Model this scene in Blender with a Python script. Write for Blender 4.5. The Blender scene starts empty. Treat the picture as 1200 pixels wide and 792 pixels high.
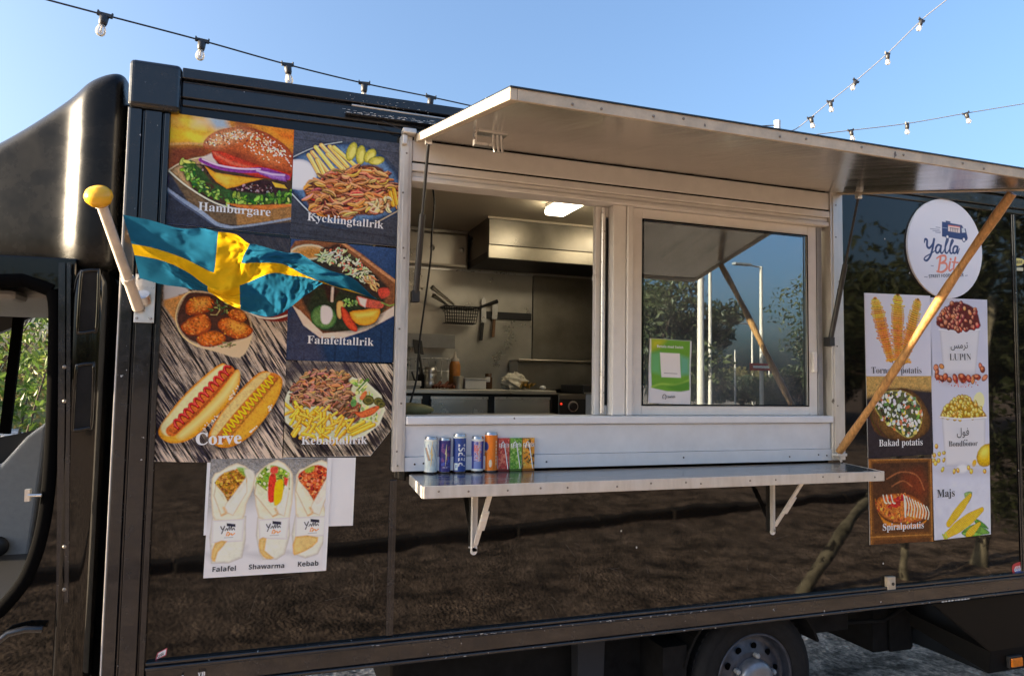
import bpy, bmesh, math, random
import numpy as np
from mathutils import Vector, Matrix

# ------------------------------------------------------------------ camera, sky, sun, exposure
SC = bpy.context.scene
COL = SC.collection
CAM_Z, DIST, FPX = 1.73, 2.8, 832.0
YAW, PITCH, ROLL = 0.33344668, 0.06183014, 0.01603497
_cy, _sy, _cp, _sp = math.cos(YAW), math.sin(YAW), math.cos(PITCH), math.sin(PITCH)
_w = np.array([_sy*_cp, _cy*_cp, _sp]); _r = np.array([_cy, -_sy, 0.0]); _u = np.cross(_r, _w)
_cr, _sr = math.cos(ROLL), math.sin(ROLL)
_r, _u = _cr*_r + _sr*_u, -_sr*_r + _cr*_u
cd = bpy.data.cameras.new('camera'); cam = bpy.data.objects.new('camera', cd); COL.objects.link(cam)
cam.matrix_world = Matrix(((_r[0], _u[0], -_w[0], 0), (_r[1], _u[1], -_w[1], -DIST), (_r[2], _u[2], -_w[2], CAM_Z), (0, 0, 0, 1)))
cd.sensor_width = 36; cd.lens = 36*FPX/1200; cd.clip_start = .05; cd.clip_end = 3000
SC.camera = cam
SUN_EL, SUN_AZ = math.radians(13.5), math.radians(8.0)      # low sun at the left, a little behind the side wall
sdir = Vector((-math.cos(SUN_AZ)*math.cos(SUN_EL), math.sin(SUN_AZ)*math.cos(SUN_EL), math.sin(SUN_EL)))
wd = bpy.data.worlds.new('World'); SC.world = wd; wd.use_nodes = True
nt = wd.node_tree; bg = nt.nodes['Background']
sky = nt.nodes.new('ShaderNodeTexSky'); sky.sky_type = 'NISHITA'; sky.sun_disc = False
sky.sun_elevation = SUN_EL; sky.sun_rotation = math.atan2(sdir.x, sdir.y)
sky.altitude = 0; sky.air_density = 1.0; sky.dust_density = 6.0; sky.ozone_density = 3.4
nt.links.new(sky.outputs[0], bg.inputs[0]); bg.inputs[1].default_value = 0.11
sl = bpy.data.lights.new('sun', 'SUN'); so = bpy.data.objects.new('sun', sl); COL.objects.link(so)
sl.energy = 5.0; sl.angle = math.radians(.5); sl.color = (1.0, .80, .56)
so.rotation_euler = (-sdir).to_track_quat('-Z', 'Y').to_euler()
vs = SC.view_settings; vs.view_transform = 'Standard'; vs.look = 'None'; vs.gamma = 1; vs.use_curve_mapping = False
vs.exposure = 2.12
SC.cycles.caustics_reflective = False; SC.cycles.caustics_refractive = False; SC.cycles.max_bounces = 8; SC.cycles.transparent_max_bounces = 16
try: SC.cycles.use_denoising = True
except Exception: pass

rnd = random.Random(7)
RNG = np.random.default_rng(11)

# ------------------------------------------------------------------ where a point seen in the photo lies on the plane y = -o (o metres in front of the truck's side wall)
def at(px, py, o=0.0):
    d = _r*((px-600)/FPX) - _u*((py-396)/FPX) + _w
    t = (DIST-o)/d[1]
    return Vector((d[0]*t, d[1]*t-DIST, d[2]*t+CAM_Z))
def zz(x0, y0, s):                                   # crop pixels -> photo pixels
    return lambda *p: [(x0+a/s, y0+b/s) for a, b in p]

# ------------------------------------------------------------------ objects, names, tags
ORG = {}
def tag(o, label=None, cat=None, group=None, kind=None):
    if label: o['label'] = label
    if cat: o['category'] = cat
    if group: o['group'] = group
    if kind: o['kind'] = kind
    return o
def thing(name, label, cat, loc=(0, 0, 0), group=None):
    o = bpy.data.objects.new(name, None); COL.objects.link(o); o.location = loc; o.empty_display_size = .1
    ORG[o.name] = Vector(loc)
    return tag(o, label, cat, group)
def put(name, me, parent=None, origin=None):
    o = bpy.data.objects.new(name, me); COL.objects.link(o)
    if parent is not None:
        org = ORG[parent.name]; o.parent = parent
    else:
        org = Vector(origin) if origin is not None else Vector((0, 0, 0)); o.location = org
    me.transform(Matrix.Translation(-org)); ORG[o.name] = org
    return o
def copy_tree(o, parent=None):
    c = o.copy(); COL.objects.link(c); c.parent = parent
    for ch in list(o.children): copy_tree(ch, c)
    return c

class MB:
    def __init__(s): s.v = []; s.f = []; s.m = []; s.sm = []
    def add(s, vs_, fs, m=0, smooth=False):
        b = len(s.v); s.v += [tuple(v) for v in vs_]
        for f in fs: s.f.append([b+i for i in f]); s.m.append(m); s.sm.append(smooth)
        return s
    def box(s, x0, x1, y0, y1, z0, z1, m=0):
        return s.add([(x0,y0,z0),(x1,y0,z0),(x1,y1,z0),(x0,y1,z0),(x0,y0,z1),(x1,y0,z1),(x1,y1,z1),(x0,y1,z1)],
                     [(0,3,2,1),(4,5,6,7),(0,1,5,4),(1,2,6,5),(2,3,7,6),(3,0,4,7)], m)
    def obox(s, c, ax, ay, az, m=0):                # oriented box: centre and three half-axis vectors
        c, ax, ay, az = Vector(c), Vector(ax), Vector(ay), Vector(az)
        P = [c+ax*i+ay*j+az*k for k in (-1,1) for j in (-1,1) for i in (-1,1)]
        return s.add(P, [(0,2,3,1),(4,5,7,6),(0,1,5,4),(1,3,7,5),(3,2,6,7),(2,0,4,6)], m)
    def bar(s, a, b, w, t, m=0, up=(0,0,1)):
        a, b = Vector(a), Vector(b); d = (b-a); L = d.length; d.normalize(); up = Vector(up)
        if abs(d.dot(up)) > .98: up = Vector((0,1,0))
        n = d.cross(up).normalized(); q = n.cross(d).normalized()
        return s.obox((a+b)/2, d*L/2, n*w/2, q*t/2, m)
    def tube(s, pts, r, n=10, m=0, caps=True, smooth=True):
        pts = [Vector(p) for p in pts]; rs = r if isinstance(r, (list, tuple)) else [r]*len(pts)
        V = []; prev = None
        for i, p in enumerate(pts):
            d = (pts[min(i+1, len(pts)-1)]-pts[max(i-1, 0)]).normalized()
            if prev is None:
                a = Vector((0,0,1)) if abs(d.z) < .9 else Vector((1,0,0)); x = d.cross(a).normalized()
            else: x = (prev - d*prev.dot(d)).normalized()
            prev = x; y = d.cross(x)
            V += [p+(x*math.cos(2*math.pi*k/n)+y*math.sin(2*math.pi*k/n))*rs[i] for k in range(n)]
        F = [(i*n+k, i*n+(k+1)%n, (i+1)*n+(k+1)%n, (i+1)*n+k) for i in range(len(pts)-1) for k in range(n)]
        s.add(V, F, m, smooth)
        if caps: s.add(V[:n], [tuple(range(n))[::-1]], m); s.add(V[-n:], [tuple(range(n))], m)
        return s
    def lathe(s, prof, o=(0,0,0), ax='z', n=24, m=0, smooth=True, caps=True):     # prof: (radius, height) pairs
        o = Vector(o); V = []
        for r, h in prof:
            for k in range(n):
                a = 2*math.pi*k/n; c, q = r*math.cos(a), r*math.sin(a)
                V.append(o+Vector({'z': (c,q,h), 'y': (c,h,q), 'x': (h,c,q)}[ax]))
        F = [(i*n+k, i*n+(k+1)%n, (i+1)*n+(k+1)%n, (i+1)*n+k) for i in range(len(prof)-1) for k in range(n)]
        s.add(V, F, m, smooth)
        if caps and prof[0][0] > 1e-6: s.add(V[:n], [tuple(range(n))[::-1]], m)
        if caps and prof[-1][0] > 1e-6: s.add(V[-n:], [tuple(range(n))], m)
        return s
    def prism(s, poly, y0, y1, m=0):               # poly of (x, z), extruded along y
        n = len(poly)
        V = [(x, y0, z) for x, z in poly]+[(x, y1, z) for x, z in poly]
        return s.add(V, [tuple(range(n)), tuple(range(n, 2*n))[::-1]]+[(i, i+n, (i+1)%n+n, (i+1)%n) for i in range(n)], m)
    def prismx(s, poly, x0, x1, m=0):              # poly of (y, z), extruded along x
        n = len(poly)
        V = [(x0, y, z) for y, z in poly]+[(x1, y, z) for y, z in poly]
        return s.add(V, [tuple(range(n))[::-1], tuple(range(n, 2*n))]+[((i+1)%n, (i+1)%n+n, i+n, i) for i in range(n)], m)
    def plate(s, outer, holes, y0, y1, m=0):       # sheet in the x-z plane with holes
        bm = bmesh.new(); es = []
        for loop in [outer]+list(holes):
            vs_ = [bm.verts.new((x, y0, z)) for x, z in loop]
            es += [bm.edges.new((vs_[i], vs_[(i+1) % len(vs_)])) for i in range(len(vs_))]
        bmesh.ops.triangle_fill(bm, use_beauty=True, use_dissolve=False, edges=es)
        bm.verts.index_update()
        V = [tuple(v.co) for v in bm.verts]; F = [[v.index for v in f.verts] for f in bm.faces]; bm.free()
        n = len(V); s.add(V+[(x, y1, z) for x, _, z in V], F+[[i+n for i in f][::-1] for f in F], m)
        k = 0; S = []
        for loop in [outer]+list(holes):
            L = len(loop); S += [(k+i, k+(i+1)%L, k+(i+1)%L+n, k+i+n) for i in range(L)]; k += L
        b = len(s.v)-2*n
        for f in S: s.f.append([b+i for i in f]); s.m.append(m); s.sm.append(False)
        return s
    def mesh(s, name, mats, fix=True):
        me = bpy.data.meshes.new(name); me.from_pydata(s.v, [], s.f)
        me.polygons.foreach_set('material_index', s.m); me.polygons.foreach_set('use_smooth', s.sm)
        for m in (mats if isinstance(mats, (list, tuple)) else [mats]): me.materials.append(m)
        if fix:
            bm = bmesh.new(); bm.from_mesh(me); bmesh.ops.recalc_face_normals(bm, faces=bm.faces); bm.to_mesh(me); bm.free()
        me.update(); return me
    def build(s, name, mats, parent=None, origin=None, bevel=0, seg=2, fix=True):
        o = put(name, s.mesh(name, mats, fix), parent, origin)
        if bevel:
            md = o.modifiers.new('bevel', 'BEVEL'); md.width = bevel; md.segments = seg; md.limit_method = 'ANGLE'; md.angle_limit = .7
        return o

# ------------------------------------------------------------------ materials
def lin(c):
    c = np.asarray(c, float)/255.0
    return np.where(c <= .04045, c/12.92, ((c+.055)/1.055)**2.4)
def mat(name, col, rough=.5, metal=0., var=0., vs_=18., bump=0., bs=150., coat=0., spec=.5, rvar=0., sss=0., aniso=None, spots=None, wave=0.):
    m = bpy.data.materials.new(name); m.use_nodes = True; N = m.node_tree.nodes; L = m.node_tree.links; b = N['Principled BSDF']
    col = tuple(col)[:3]
    b.inputs['Base Color'].default_value = (*col, 1); b.inputs['Roughness'].default_value = rough; b.inputs['Metallic'].default_value = metal
    b.inputs['Specular IOR Level'].default_value = spec; b.inputs['Coat Weight'].default_value = coat
    tc = N.new('ShaderNodeTexCoord'); mp = N.new('ShaderNodeMapping'); L.new(tc.outputs['Object'], mp.inputs[0])
    if aniso: mp.inputs['Scale'].default_value = aniso
    if var or rvar:
        n = N.new('ShaderNodeTexNoise'); n.inputs['Scale'].default_value = vs_; n.inputs['Detail'].default_value = 6; n.inputs['Roughness'].default_value = .65
        L.new(mp.outputs[0], n.inputs[0])
        if var:
            r = N.new('ShaderNodeValToRGB'); r.color_ramp.elements[0].position = .3; r.color_ramp.elements[1].position = .7
            r.color_ramp.elements[0].color = (*[c*(1-var) for c in col], 1); r.color_ramp.elements[1].color = (*[min(1, c*(1+var)) for c in col], 1)
            L.new(n.outputs[0], r.inputs[0]); out = r.outputs[0]
            if spots:                               # (colour, scale, threshold): chips and dirt marks
                v = N.new('ShaderNodeTexNoise'); v.inputs['Scale'].default_value = spots[1]; v.inputs['Detail'].default_value = 8; L.new(mp.outputs[0], v.inputs[0])
                g = N.new('ShaderNodeMath'); g.operation = 'GREATER_THAN'; g.inputs[1].default_value = spots[2]; L.new(v.outputs[0], g.inputs[0])
                mx = N.new('ShaderNodeMix'); mx.data_type = 'RGBA'; L.new(g.outputs[0], mx.inputs[0]); L.new(out, mx.inputs[6]); mx.inputs[7].default_value = (*spots[0], 1); out = mx.outputs[2]
            L.new(out, b.inputs['Base Color'])
        if rvar:
            mr = N.new('ShaderNodeMapRange'); mr.inputs[1].default_value = .3; mr.inputs[2].default_value = .7
            mr.inputs[3].default_value = max(.02, rough-rvar); mr.inputs[4].default_value = rough+rvar
            L.new(n.outputs[0], mr.inputs[0]); L.new(mr.outputs[0], b.inputs['Roughness'])
    last = None
    if bump:
        n2 = N.new('ShaderNodeTexNoise'); n2.inputs['Scale'].default_value = bs; n2.inputs['Detail'].default_value = 4; L.new(mp.outputs[0], n2.inputs[0])
        bp = N.new('ShaderNodeBump'); bp.inputs['Strength'].default_value = bump; bp.inputs['Distance'].default_value = .002
        L.new(n2.outputs[0], bp.inputs['Height']); last = bp
    if wave:                                        # slow oil-canning of sheet metal
        n3 = N.new('ShaderNodeTexNoise'); n3.inputs['Scale'].default_value = 2.2; n3.inputs['Detail'].default_value = 2; L.new(mp.outputs[0], n3.inputs[0])
        b2 = N.new('ShaderNodeBump'); b2.inputs['Strength'].default_value = 1.0; b2.inputs['Distance'].default_value = wave
        L.new(n3.outputs[0], b2.inputs['Height'])
        if last: L.new(last.outputs[0], b2.inputs['Normal'])
        last = b2
    if last: L.new(last.outputs[0], b.inputs['Normal'])
    return m
def emit(name, col, e):
    m = mat(name, col, .4); b = m.node_tree.nodes['Principled BSDF']
    b.inputs['Emission Color'].default_value = (*col, 1); b.inputs['Emission Strength'].default_value = e; return m
def printed(name, rough=.35, spec=.4, layer='print'):
    m = bpy.data.materials.new(name); m.use_nodes = True; N = m.node_tree.nodes; b = N['Principled BSDF']
    a = N.new('ShaderNodeAttribute'); a.attribute_name = layer; m.node_tree.links.new(a.outputs['Color'], b.inputs['Base Color'])
    b.inputs['Roughness'].default_value = rough; b.inputs['Specular IOR Level'].default_value = spec; return m
def glassy(name, ior, tint=(1,1,1), rough=0.0, refl=(1,1,1)):
    m = bpy.data.materials.new(name); m.use_nodes = True; N = m.node_tree.nodes; L = m.node_tree.links; N.remove(N['Principled BSDF'])
    f = N.new('ShaderNodeFresnel'); f.inputs[0].default_value = ior; t = N.new('ShaderNodeBsdfTransparent'); t.inputs[0].default_value = (*tint, 1)
    g = N.new('ShaderNodeBsdfGlossy'); g.inputs['Roughness'].default_value = rough; g.inputs[0].default_value = (*refl, 1); x = N.new('ShaderNodeMixShader')
    L.new(f.outputs[0], x.inputs[0]); L.new(t.outputs[0], x.inputs[1]); L.new(g.outputs[0], x.inputs[2]); L.new(x.outputs[0], N['Material Output'].inputs[0]); return m
def leafy(name, c1, c2, scale=1.2, trans=.35):
    m = bpy.data.materials.new(name); m.use_nodes = True; N = m.node_tree.nodes; L = m.node_tree.links; b = N['Principled BSDF']
    a = N.new('ShaderNodeAttribute'); a.attribute_name = 'leaf'
    r = N.new('ShaderNodeValToRGB'); r.color_ramp.elements[0].color = (*c1, 1); r.color_ramp.elements[1].color = (*c2, 1); L.new(a.outputs['Fac'], r.inputs[0])
    L.new(r.outputs[0], b.inputs['Base Color']); b.inputs['Roughness'].default_value = .5
    t = N.new('ShaderNodeBsdfTranslucent'); L.new(r.outputs[0], t.inputs[0]); x = N.new('ShaderNodeMixShader'); x.inputs[0].default_value = trans
    L.new(b.outputs[0], x.inputs[1]); L.new(t.outputs[0], x.inputs[2]); L.new(x.outputs[0], N['Material Output'].inputs[0]); return m

M = {}
M['black'] = mat('black_paint', (.005,.0045,.004), .024, var=.5, vs_=3, bump=.006, bs=60, coat=.0, spec=.42, rvar=.015, wave=.0018)
M['black_trim'] = mat('black_trim_paint', (.012,.013,.016), .22, var=.3, vs_=25, bump=.05, bs=60, coat=.3, rvar=.08, spots=((.5,.5,.5), 42, .735))
M['black_dull'] = mat('black_underbody', (.010,.010,.0105), .7, var=.4, vs_=15, spec=.12)
M['rubber'] = mat('tyre_rubber', (.014,.014,.015), .8, var=.3, vs_=30, bump=.3, bs=60, spec=.2)
M['seal'] = mat('black_rubber_seal', (.003,.003,.0032), .9, spec=.02)
M['alu'] = mat('worn_aluminium', (.62,.60,.57), .45, metal=.55, var=.12, vs_=30, bump=.08, bs=120, rvar=.1, aniso=(1,1,.25), spots=((.16,.14,.12), 33, .72))
M['alu_bright'] = mat('bare_aluminium_edge', (.72,.71,.69), .32, metal=.9, var=.1, vs_=40, rvar=.08)
M['whiteframe'] = mat('white_window_frame', (.78,.765,.735), .38, var=.05, vs_=14, rvar=.05)
M['sill'] = mat('white_sill_panel', (.80,.82,.85), .36, var=.06, vs_=9, bump=.02, bs=40, spots=((.2,.18,.16), 27, .745))
M['awning_under'] = mat('brushed_awning_lining', (.54,.52,.49), .19, metal=.88, var=.30, vs_=3.2, bump=.06, bs=30, rvar=.08, aniso=(5,.5,1), wave=.0015)
M['shelf'] = mat('scuffed_steel_shelf', (.40,.41,.43), .22, metal=.9, var=.12, vs_=16, rvar=.08, aniso=(.3,2,1), bump=.03, bs=80)
M['steel'] = mat('brushed_steel', (.58,.555,.50), .33, metal=.88, var=.14, vs_=3.5, rvar=.10)
M['steel_dark'] = mat('sooty_steel', (.27,.25,.21), .34, metal=.88, var=.30, vs_=3, rvar=.10)
M['ceil'] = mat('kitchen_ceiling', (.72,.64,.50), .5, var=.05, vs_=5)
M['edge_cream'] = mat('aged_cream_edge', (.52,.44,.33), .5, var=.18, vs_=22, bump=.05, bs=90, rvar=.1, spots=((.12,.09,.07), 30, .72))
M['edge_silver'] = mat('pale_edge_metal', (.66,.64,.60), .4, metal=.15, var=.15, vs_=30)
M['lid_steel'] = mat('door_steel', (.66,.68,.70), .24, metal=.95, var=.1, vs_=6, rvar=.06, wave=.002)
M['screw'] = mat('dull_screw', (.22,.20,.18), .5, metal=.6)
M['dark'] = mat('dark_plastic', (.02,.02,.021), .42)
M['grey'] = mat('grey_plastic', (.30,.31,.32), .6, var=.08, vs_=30)
M['wood'] = mat('varnished_pole_wood', (.42,.22,.075), .42, var=.5, vs_=22, aniso=(4,4,.6), bump=.1, bs=60)
M['glass'] = glassy('window_glass', 3.5, (.93,.95,.95), refl=(.70,.88,1.0))
_n = M['glass'].node_tree.nodes; _l = M['glass'].node_tree.links; _d = _n.new('ShaderNodeBsdfDiffuse'); _d.inputs[0].default_value = (.72,.76,.80,1); _x = _n.new('ShaderNodeMixShader')   # pale haze put into the glass to lift its darks
_q = _n.new('ShaderNodeTexNoise'); _q.inputs['Scale'].default_value = 4; _q.inputs['Detail'].default_value = 6; _m = _n.new('ShaderNodeMapRange'); _m.inputs[1].default_value = .3; _m.inputs[2].default_value = .75; _m.inputs[3].default_value = .035; _m.inputs[4].default_value = .13; _l.new(_q.outputs[0], _m.inputs[0]); _l.new(_m.outputs[0], _x.inputs[0])
_o = _n['Material Output'].inputs[0]; _s = _o.links[0].from_socket; _l.new(_s, _x.inputs[1]); _l.new(_d.outputs[0], _x.inputs[2]); _l.new(_x.outputs[0], _o)
M['clear'] = glassy('bulb_glass', 1.5, (.97,.97,.97))
_n = M['clear'].node_tree.nodes; _l = M['clear'].node_tree.links; _d = _n.new('ShaderNodeBsdfDiffuse'); _d.inputs[0].default_value = (.85,.82,.76,1); _x = _n.new('ShaderNodeMixShader'); _x.inputs[0].default_value = .28
_o = _n['Material Output'].inputs[0]; _s = _o.links[0].from_socket; _l.new(_s, _x.inputs[1]); _l.new(_d.outputs[0], _x.inputs[2]); _l.new(_x.outputs[0], _o)   # pale diffuse mixed in so the bulbs show
M['white'] = mat('white_paper', (.86,.86,.86), .5, var=.02, vs_=6)
M['ink'] = mat('dark_ink', (.025,.025,.03), .5)
M['whiteink'] = mat('white_lettering', (.90,.90,.90), .5)
M['yellowball'] = mat('glossy_yellow_paint', (.80,.42,.02), .25, var=.08, vs_=20)
M['polewhite'] = mat('weathered_white_pole', (.62,.55,.47), .45, var=.12, vs_=30)
M['amber'] = mat('amber_lens', (.75,.20,.01), .2, var=.15, vs_=60)
M['print'] = printed('printed_vinyl', .42, .18)
M['canprint'] = printed('printed_can', .28, .5)

# ------------------------------------------------------------------ printing: pictures painted into a fine sheet's colour layer (they are prints)
WREF = lin((204, 208, 230))
def ink(c): return np.clip(lin(c)/WREF*.86, 0, .92)
def smooth(P, n=6, closed=True):
    P = np.asarray(P, float); out = []; L = len(P)
    for i in range(L if closed else L-1):
        a, b, c, d = (P[(i-1) % L], P[i], P[(i+1) % L], P[(i+2) % L]) if closed else (P[max(i-1,0)], P[i], P[i+1], P[min(i+2, L-1)])
        for t in np.arange(n)/n:
            out.append(.5*(2*b+(c-a)*t+(2*a-5*b+4*c-d)*t*t+(3*b-a-3*c+d)*t**3))
    if not closed: out.append(P[-1])
    return np.array(out)
def vnoise(H, W, cx, cy, seed, octs=4, gain=.55):
    g = np.random.default_rng(seed); out = np.zeros((H, W)); a = 1.; tot = 0
    for _ in range(octs):
        nx, ny = max(2, int(W/cx)+2), max(2, int(H/cy)+2); r = g.random((ny+1, nx+1))
        x = np.linspace(0, nx-1.001, W); y = np.linspace(0, ny-1.001, H); xi = x.astype(int); yi = y.astype(int)
        fx = (x-xi); fy = (y-yi); fx = fx*fx*(3-2*fx); fy = (fy*fy*(3-2*fy))[:, None]
        A = r[yi][:, xi]*(1-fx)+r[yi][:, xi+1]*fx; B = r[yi+1][:, xi]*(1-fx)+r[yi+1][:, xi+1]*fx
        out += a*(A*(1-fy)+B*fy); tot += a; a *= gain; cx = max(1, cx/2); cy = max(1, cy/2)
    return out/tot
class Cv:
    def __init__(s, tl, tr, bl, res=.002, o=.004, bgc=(128,128,128)):
        s.A, s.B, s.C = [at(*p, o) for p in (tl, tr, bl)]
        s.ux, s.uz = (s.B-s.A), (s.C-s.A); s.W = int(s.ux.length/res); s.H = int(s.uz.length/res); s.o = o
        s.M = np.linalg.inv(np.array([[s.ux.x/s.W, s.uz.x/s.H], [s.ux.z/s.W, s.uz.z/s.H]]))
        s.im = np.empty((s.H, s.W, 3)); s.im[:] = ink(bgc)
        q = s.c([((tl[0]+tr[0])/2, (tl[1]+bl[1])/2), ((tl[0]+tr[0])/2, (tl[1]+bl[1])/2+1)]); s.k = abs(q[1][1]-q[0][1])
    def c(s, P):
        return np.array([s.M @ np.array([q.x-s.A.x, q.z-s.A.z]) for q in (at(float(p[0]), float(p[1]), s.o) for p in P)])
    def _mix(s, x0, y0, al, col):
        h, w = al.shape; reg = s.im[y0:y0+h, x0:x0+w]
        reg += (np.asarray(col)-reg)*al[..., None]
    def _box(s, lo, hi):
        x0, y0 = max(0, int(lo[0])), max(0, int(lo[1])); x1, y1 = min(s.W, int(hi[0])+2), min(s.H, int(hi[1])+2)
        if x1 <= x0 or y1 <= y0: return None
        X, Y = np.meshgrid(np.arange(x0, x1)+.5, np.arange(y0, y1)+.5); return x0, y0, X, Y
    def sd(s, Q, pad):
        b = s._box(Q.min(0)-pad, Q.max(0)+pad)
        if b is None: return None
        x0, y0, X, Y = b; d = np.full(X.shape, 1e9); ins = np.zeros(X.shape, bool)
        for i in range(len(Q)):
            ax, ay = Q[i]; bx, by = Q[(i+1) % len(Q)]; dx, dy = bx-ax, by-ay; l = dx*dx+dy*dy+1e-12
            t = np.clip(((X-ax)*dx+(Y-ay)*dy)/l, 0, 1); d = np.minimum(d, (X-ax-t*dx)**2+(Y-ay-t*dy)**2)
            if dy: ins ^= ((ay > Y) != (by > Y)) & (X < dx*(Y-ay)/dy+ax)
        d = np.sqrt(d); return x0, y0, np.where(ins, -d, d)
    def poly(s, P, col, soft=.6, al=1., sm=0, edge=None, ew=3., nz=0, nsc=(4, 4), seed=1, px=True):
        """filled shape; edge = colour it turns to near its rim over ew photo pixels; nz = grain"""
        Q = s.c(P) if px else np.asarray(P, float)
        if sm: Q = smooth(Q, sm)
        r = s.sd(Q, soft*s.k+2)
        if r is None: return
        x0, y0, d = r; a = np.clip(.5-d/max(1e-6, 2*soft*s.k), 0, 1)*al; C = np.empty(d.shape+(3,)); C[:] = ink(col)
        if edge is not None: C += (ink(edge)-C)*(np.clip(1+d/(ew*s.k), 0, 1)**1.3)[..., None]
        if nz: C *= (1+nz*(vnoise(*d.shape, nsc[0]*s.k, nsc[1]*s.k, seed)-.5)*2)[..., None]
        s._mix(x0, y0, a, C)
    def line(s, P, w, col, soft=.5, al=1., sm=0, px=True):
        Q = s.c(P) if px else np.asarray(P, float)
        if sm: Q = smooth(Q, sm, False)
        ws = np.interp(np.linspace(0, 1, len(Q)), np.linspace(0, 1, len(w)), w) if hasattr(w, '__len__') else np.full(len(Q), w)
        hw = ws*s.k/2; b = s._box(Q.min(0)-hw.max()-2, Q.max(0)+hw.max()+2)
        if b is None: return
        x0, y0, X, Y = b; d = np.full(X.shape, 1e9)
        for i in range(len(Q)-1):
            ax, ay = Q[i]; dx, dy = Q[i+1]-Q[i]; l = dx*dx+dy*dy+1e-12; t = np.clip(((X-ax)*dx+(Y-ay)*dy)/l, 0, 1)
            d = np.minimum(d, np.hypot(X-ax-t*dx, Y-ay-t*dy)-(hw[i]+(hw[i+1]-hw[i])*t))
        s._mix(x0, y0, np.clip(.5-d/(2*soft*s.k), 0, 1)*al, ink(col))
    def ell(s, p, rx, ry, ang, col, soft=.5, al=1., edge=None, ew=2., hi=None):
        q = s.c([p])[0]; t = np.linspace(0, 2*np.pi, 14, endpoint=False); a = math.radians(ang)
        P = np.stack([q[0]+s.k*(rx*np.cos(t)*np.cos(a)-ry*np.sin(t)*np.sin(a)), q[1]+s.k*(rx*np.cos(t)*np.sin(a)+ry*np.sin(t)*np.cos(a))], 1)
        s.poly(P, col, soft, al, 0, edge, ew, px=False)
        if hi is not None:
            s.poly((P-q)*.45+q-np.array([.2*rx, .3*ry])*s.k, hi, max(soft, .3*min(rx, ry)), .8*al, px=False)
    def strip(s, a, b, w, col, dark, hi, al=1.):                 # a chip, a shred, a slice: rim, body, light streak
        a, b = np.array(a, float), np.array(b, float); n = np.array([-(b-a)[1], (b-a)[0]]); n /= np.linalg.norm(n)+1e-9
        if n[1] > 0: n = -n
        s.line([a-n*.35, b-n*.35], w+.9, dark, .5, al*.75); s.line([a, b], w, col, .4, al); s.line([a+n*w*.2, b+n*w*.2], w*.35, hi, .4, al*.8)
    def flake(s, a, b, w, col, dark, hi, g_):                     # a bent, tapering shred of meat
        a, b = np.array(a, float), np.array(b, float); d = b-a; n = np.array([-d[1], d[0]])/(np.linalg.norm(d)+1e-9); k = g_.normal(0, .22)*np.linalg.norm(d); m_ = (a+b)/2+n*k
        if n[1] > 0: n = -n
        W_ = [w*.35, w*g_.uniform(.8, 1.2), w*g_.uniform(.7, 1.1), w*.3]; P = np.array([a, a*.4+m_*.6, b*.4+m_*.6, b])
        s.line(P-n*w*.28, [q+.5 for q in W_], dark, .7, .7, sm=3); s.line(P, W_, col, .45, sm=3); s.line(P+n*w*.22, [q*.4 for q in W_], hi, .5, g_.uniform(.2, .9), sm=3)
        if g_.random() < .4: s.line(P-n*w*.1, [q*.25 for q in W_], dark, .4, .5, sm=3)
    def inside(s, P, n, g):                                      # n random points inside a photo-pixel polygon
        P = np.asarray(P, float); lo, hi = P.min(0), P.max(0); out = []
        while len(out) < n:
            x, y = g.random(2)*(hi-lo)+lo; ins = False
            for i in range(len(P)):
                (ax, ay), (bx, by) = P[i], P[(i+1) % len(P)]
                if (ay > y) != (by > y) and x < (bx-ax)*(y-ay)/(by-ay)+ax: ins = not ins
            if ins: out.append((x, y))
        return out
    def grad(s, c0, c1, vert=True):
        t = np.linspace(0, 1, s.H if vert else s.W); C = ink(c0)+(ink(c1)-ink(c0))*t[:, None]
        s.im[:] = C[:, None] if vert else C[None]
    def grain(s, amt, cx, cy, seed, octs=4): s.im *= (1+amt*2*(vnoise(s.H, s.W, cx*s.k, cy*s.k, seed, octs)-.5))[..., None]
    def sheet(s, parent=None, name='print', m=None, cut=None, bulge=None, origin=None, grit=.55):
        if grit:                                                  # the print's own photographic grain: strong in the food, none in the white paper
            lum = s.im.mean(2); msk = np.clip((.62-lum)/.25, 0, 1)
            a_ = vnoise(s.H, s.W, 1.3*s.k, 1.3*s.k, 901, 2)-.5; b_ = vnoise(s.H, s.W, 3.6*s.k, 3.2*s.k, 902, 3)-.5; c_ = vnoise(s.H, s.W, 2.2*s.k, 2.2*s.k, 903, 2)-.5
            f_ = 1+msk*(a_*1.1+b_*1.0)*grit; s.im *= np.clip(f_, .3, 1.9)[..., None]; s.im *= 1+(msk*c_*.35*grit)[..., None]*np.array([.8, .1, -.9])
            B_ = s.im.copy(); kk = max(1, int(round(1.1*s.k)))
            for ax_ in (0, 1): B_ = sum(np.roll(B_, d_, ax_) for d_ in range(-kk, kk+1))/(2*kk+1)
            s.im = np.clip(s.im+.75*grit*(s.im-B_), .002, .92)
            lum = s.im.mean(2, keepdims=True); s.im = np.clip(lum+(s.im-lum)*1.05, .003, .9); s.im *= (.76+.24*np.clip(lum/.30, 0, 1))     # deeper ink in the dark tones
        n = s.W*s.H; i, j = np.meshgrid(np.arange(s.W)/(s.W-1), np.arange(s.H)/(s.H-1))
        V = np.empty((n, 3)); A, ux, uz = [np.array(v) for v in (s.A, s.ux, s.uz)]
        V[:] = A+i.reshape(-1, 1)*ux+j.reshape(-1, 1)*uz
        if bulge is not None: V[:, 1] -= bulge(i.ravel(), j.ravel())
        idx = np.arange(n).reshape(s.H, s.W); F = np.stack([idx[:-1,:-1], idx[1:,:-1], idx[1:,1:], idx[:-1,1:]], -1).reshape(-1, 4)
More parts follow.
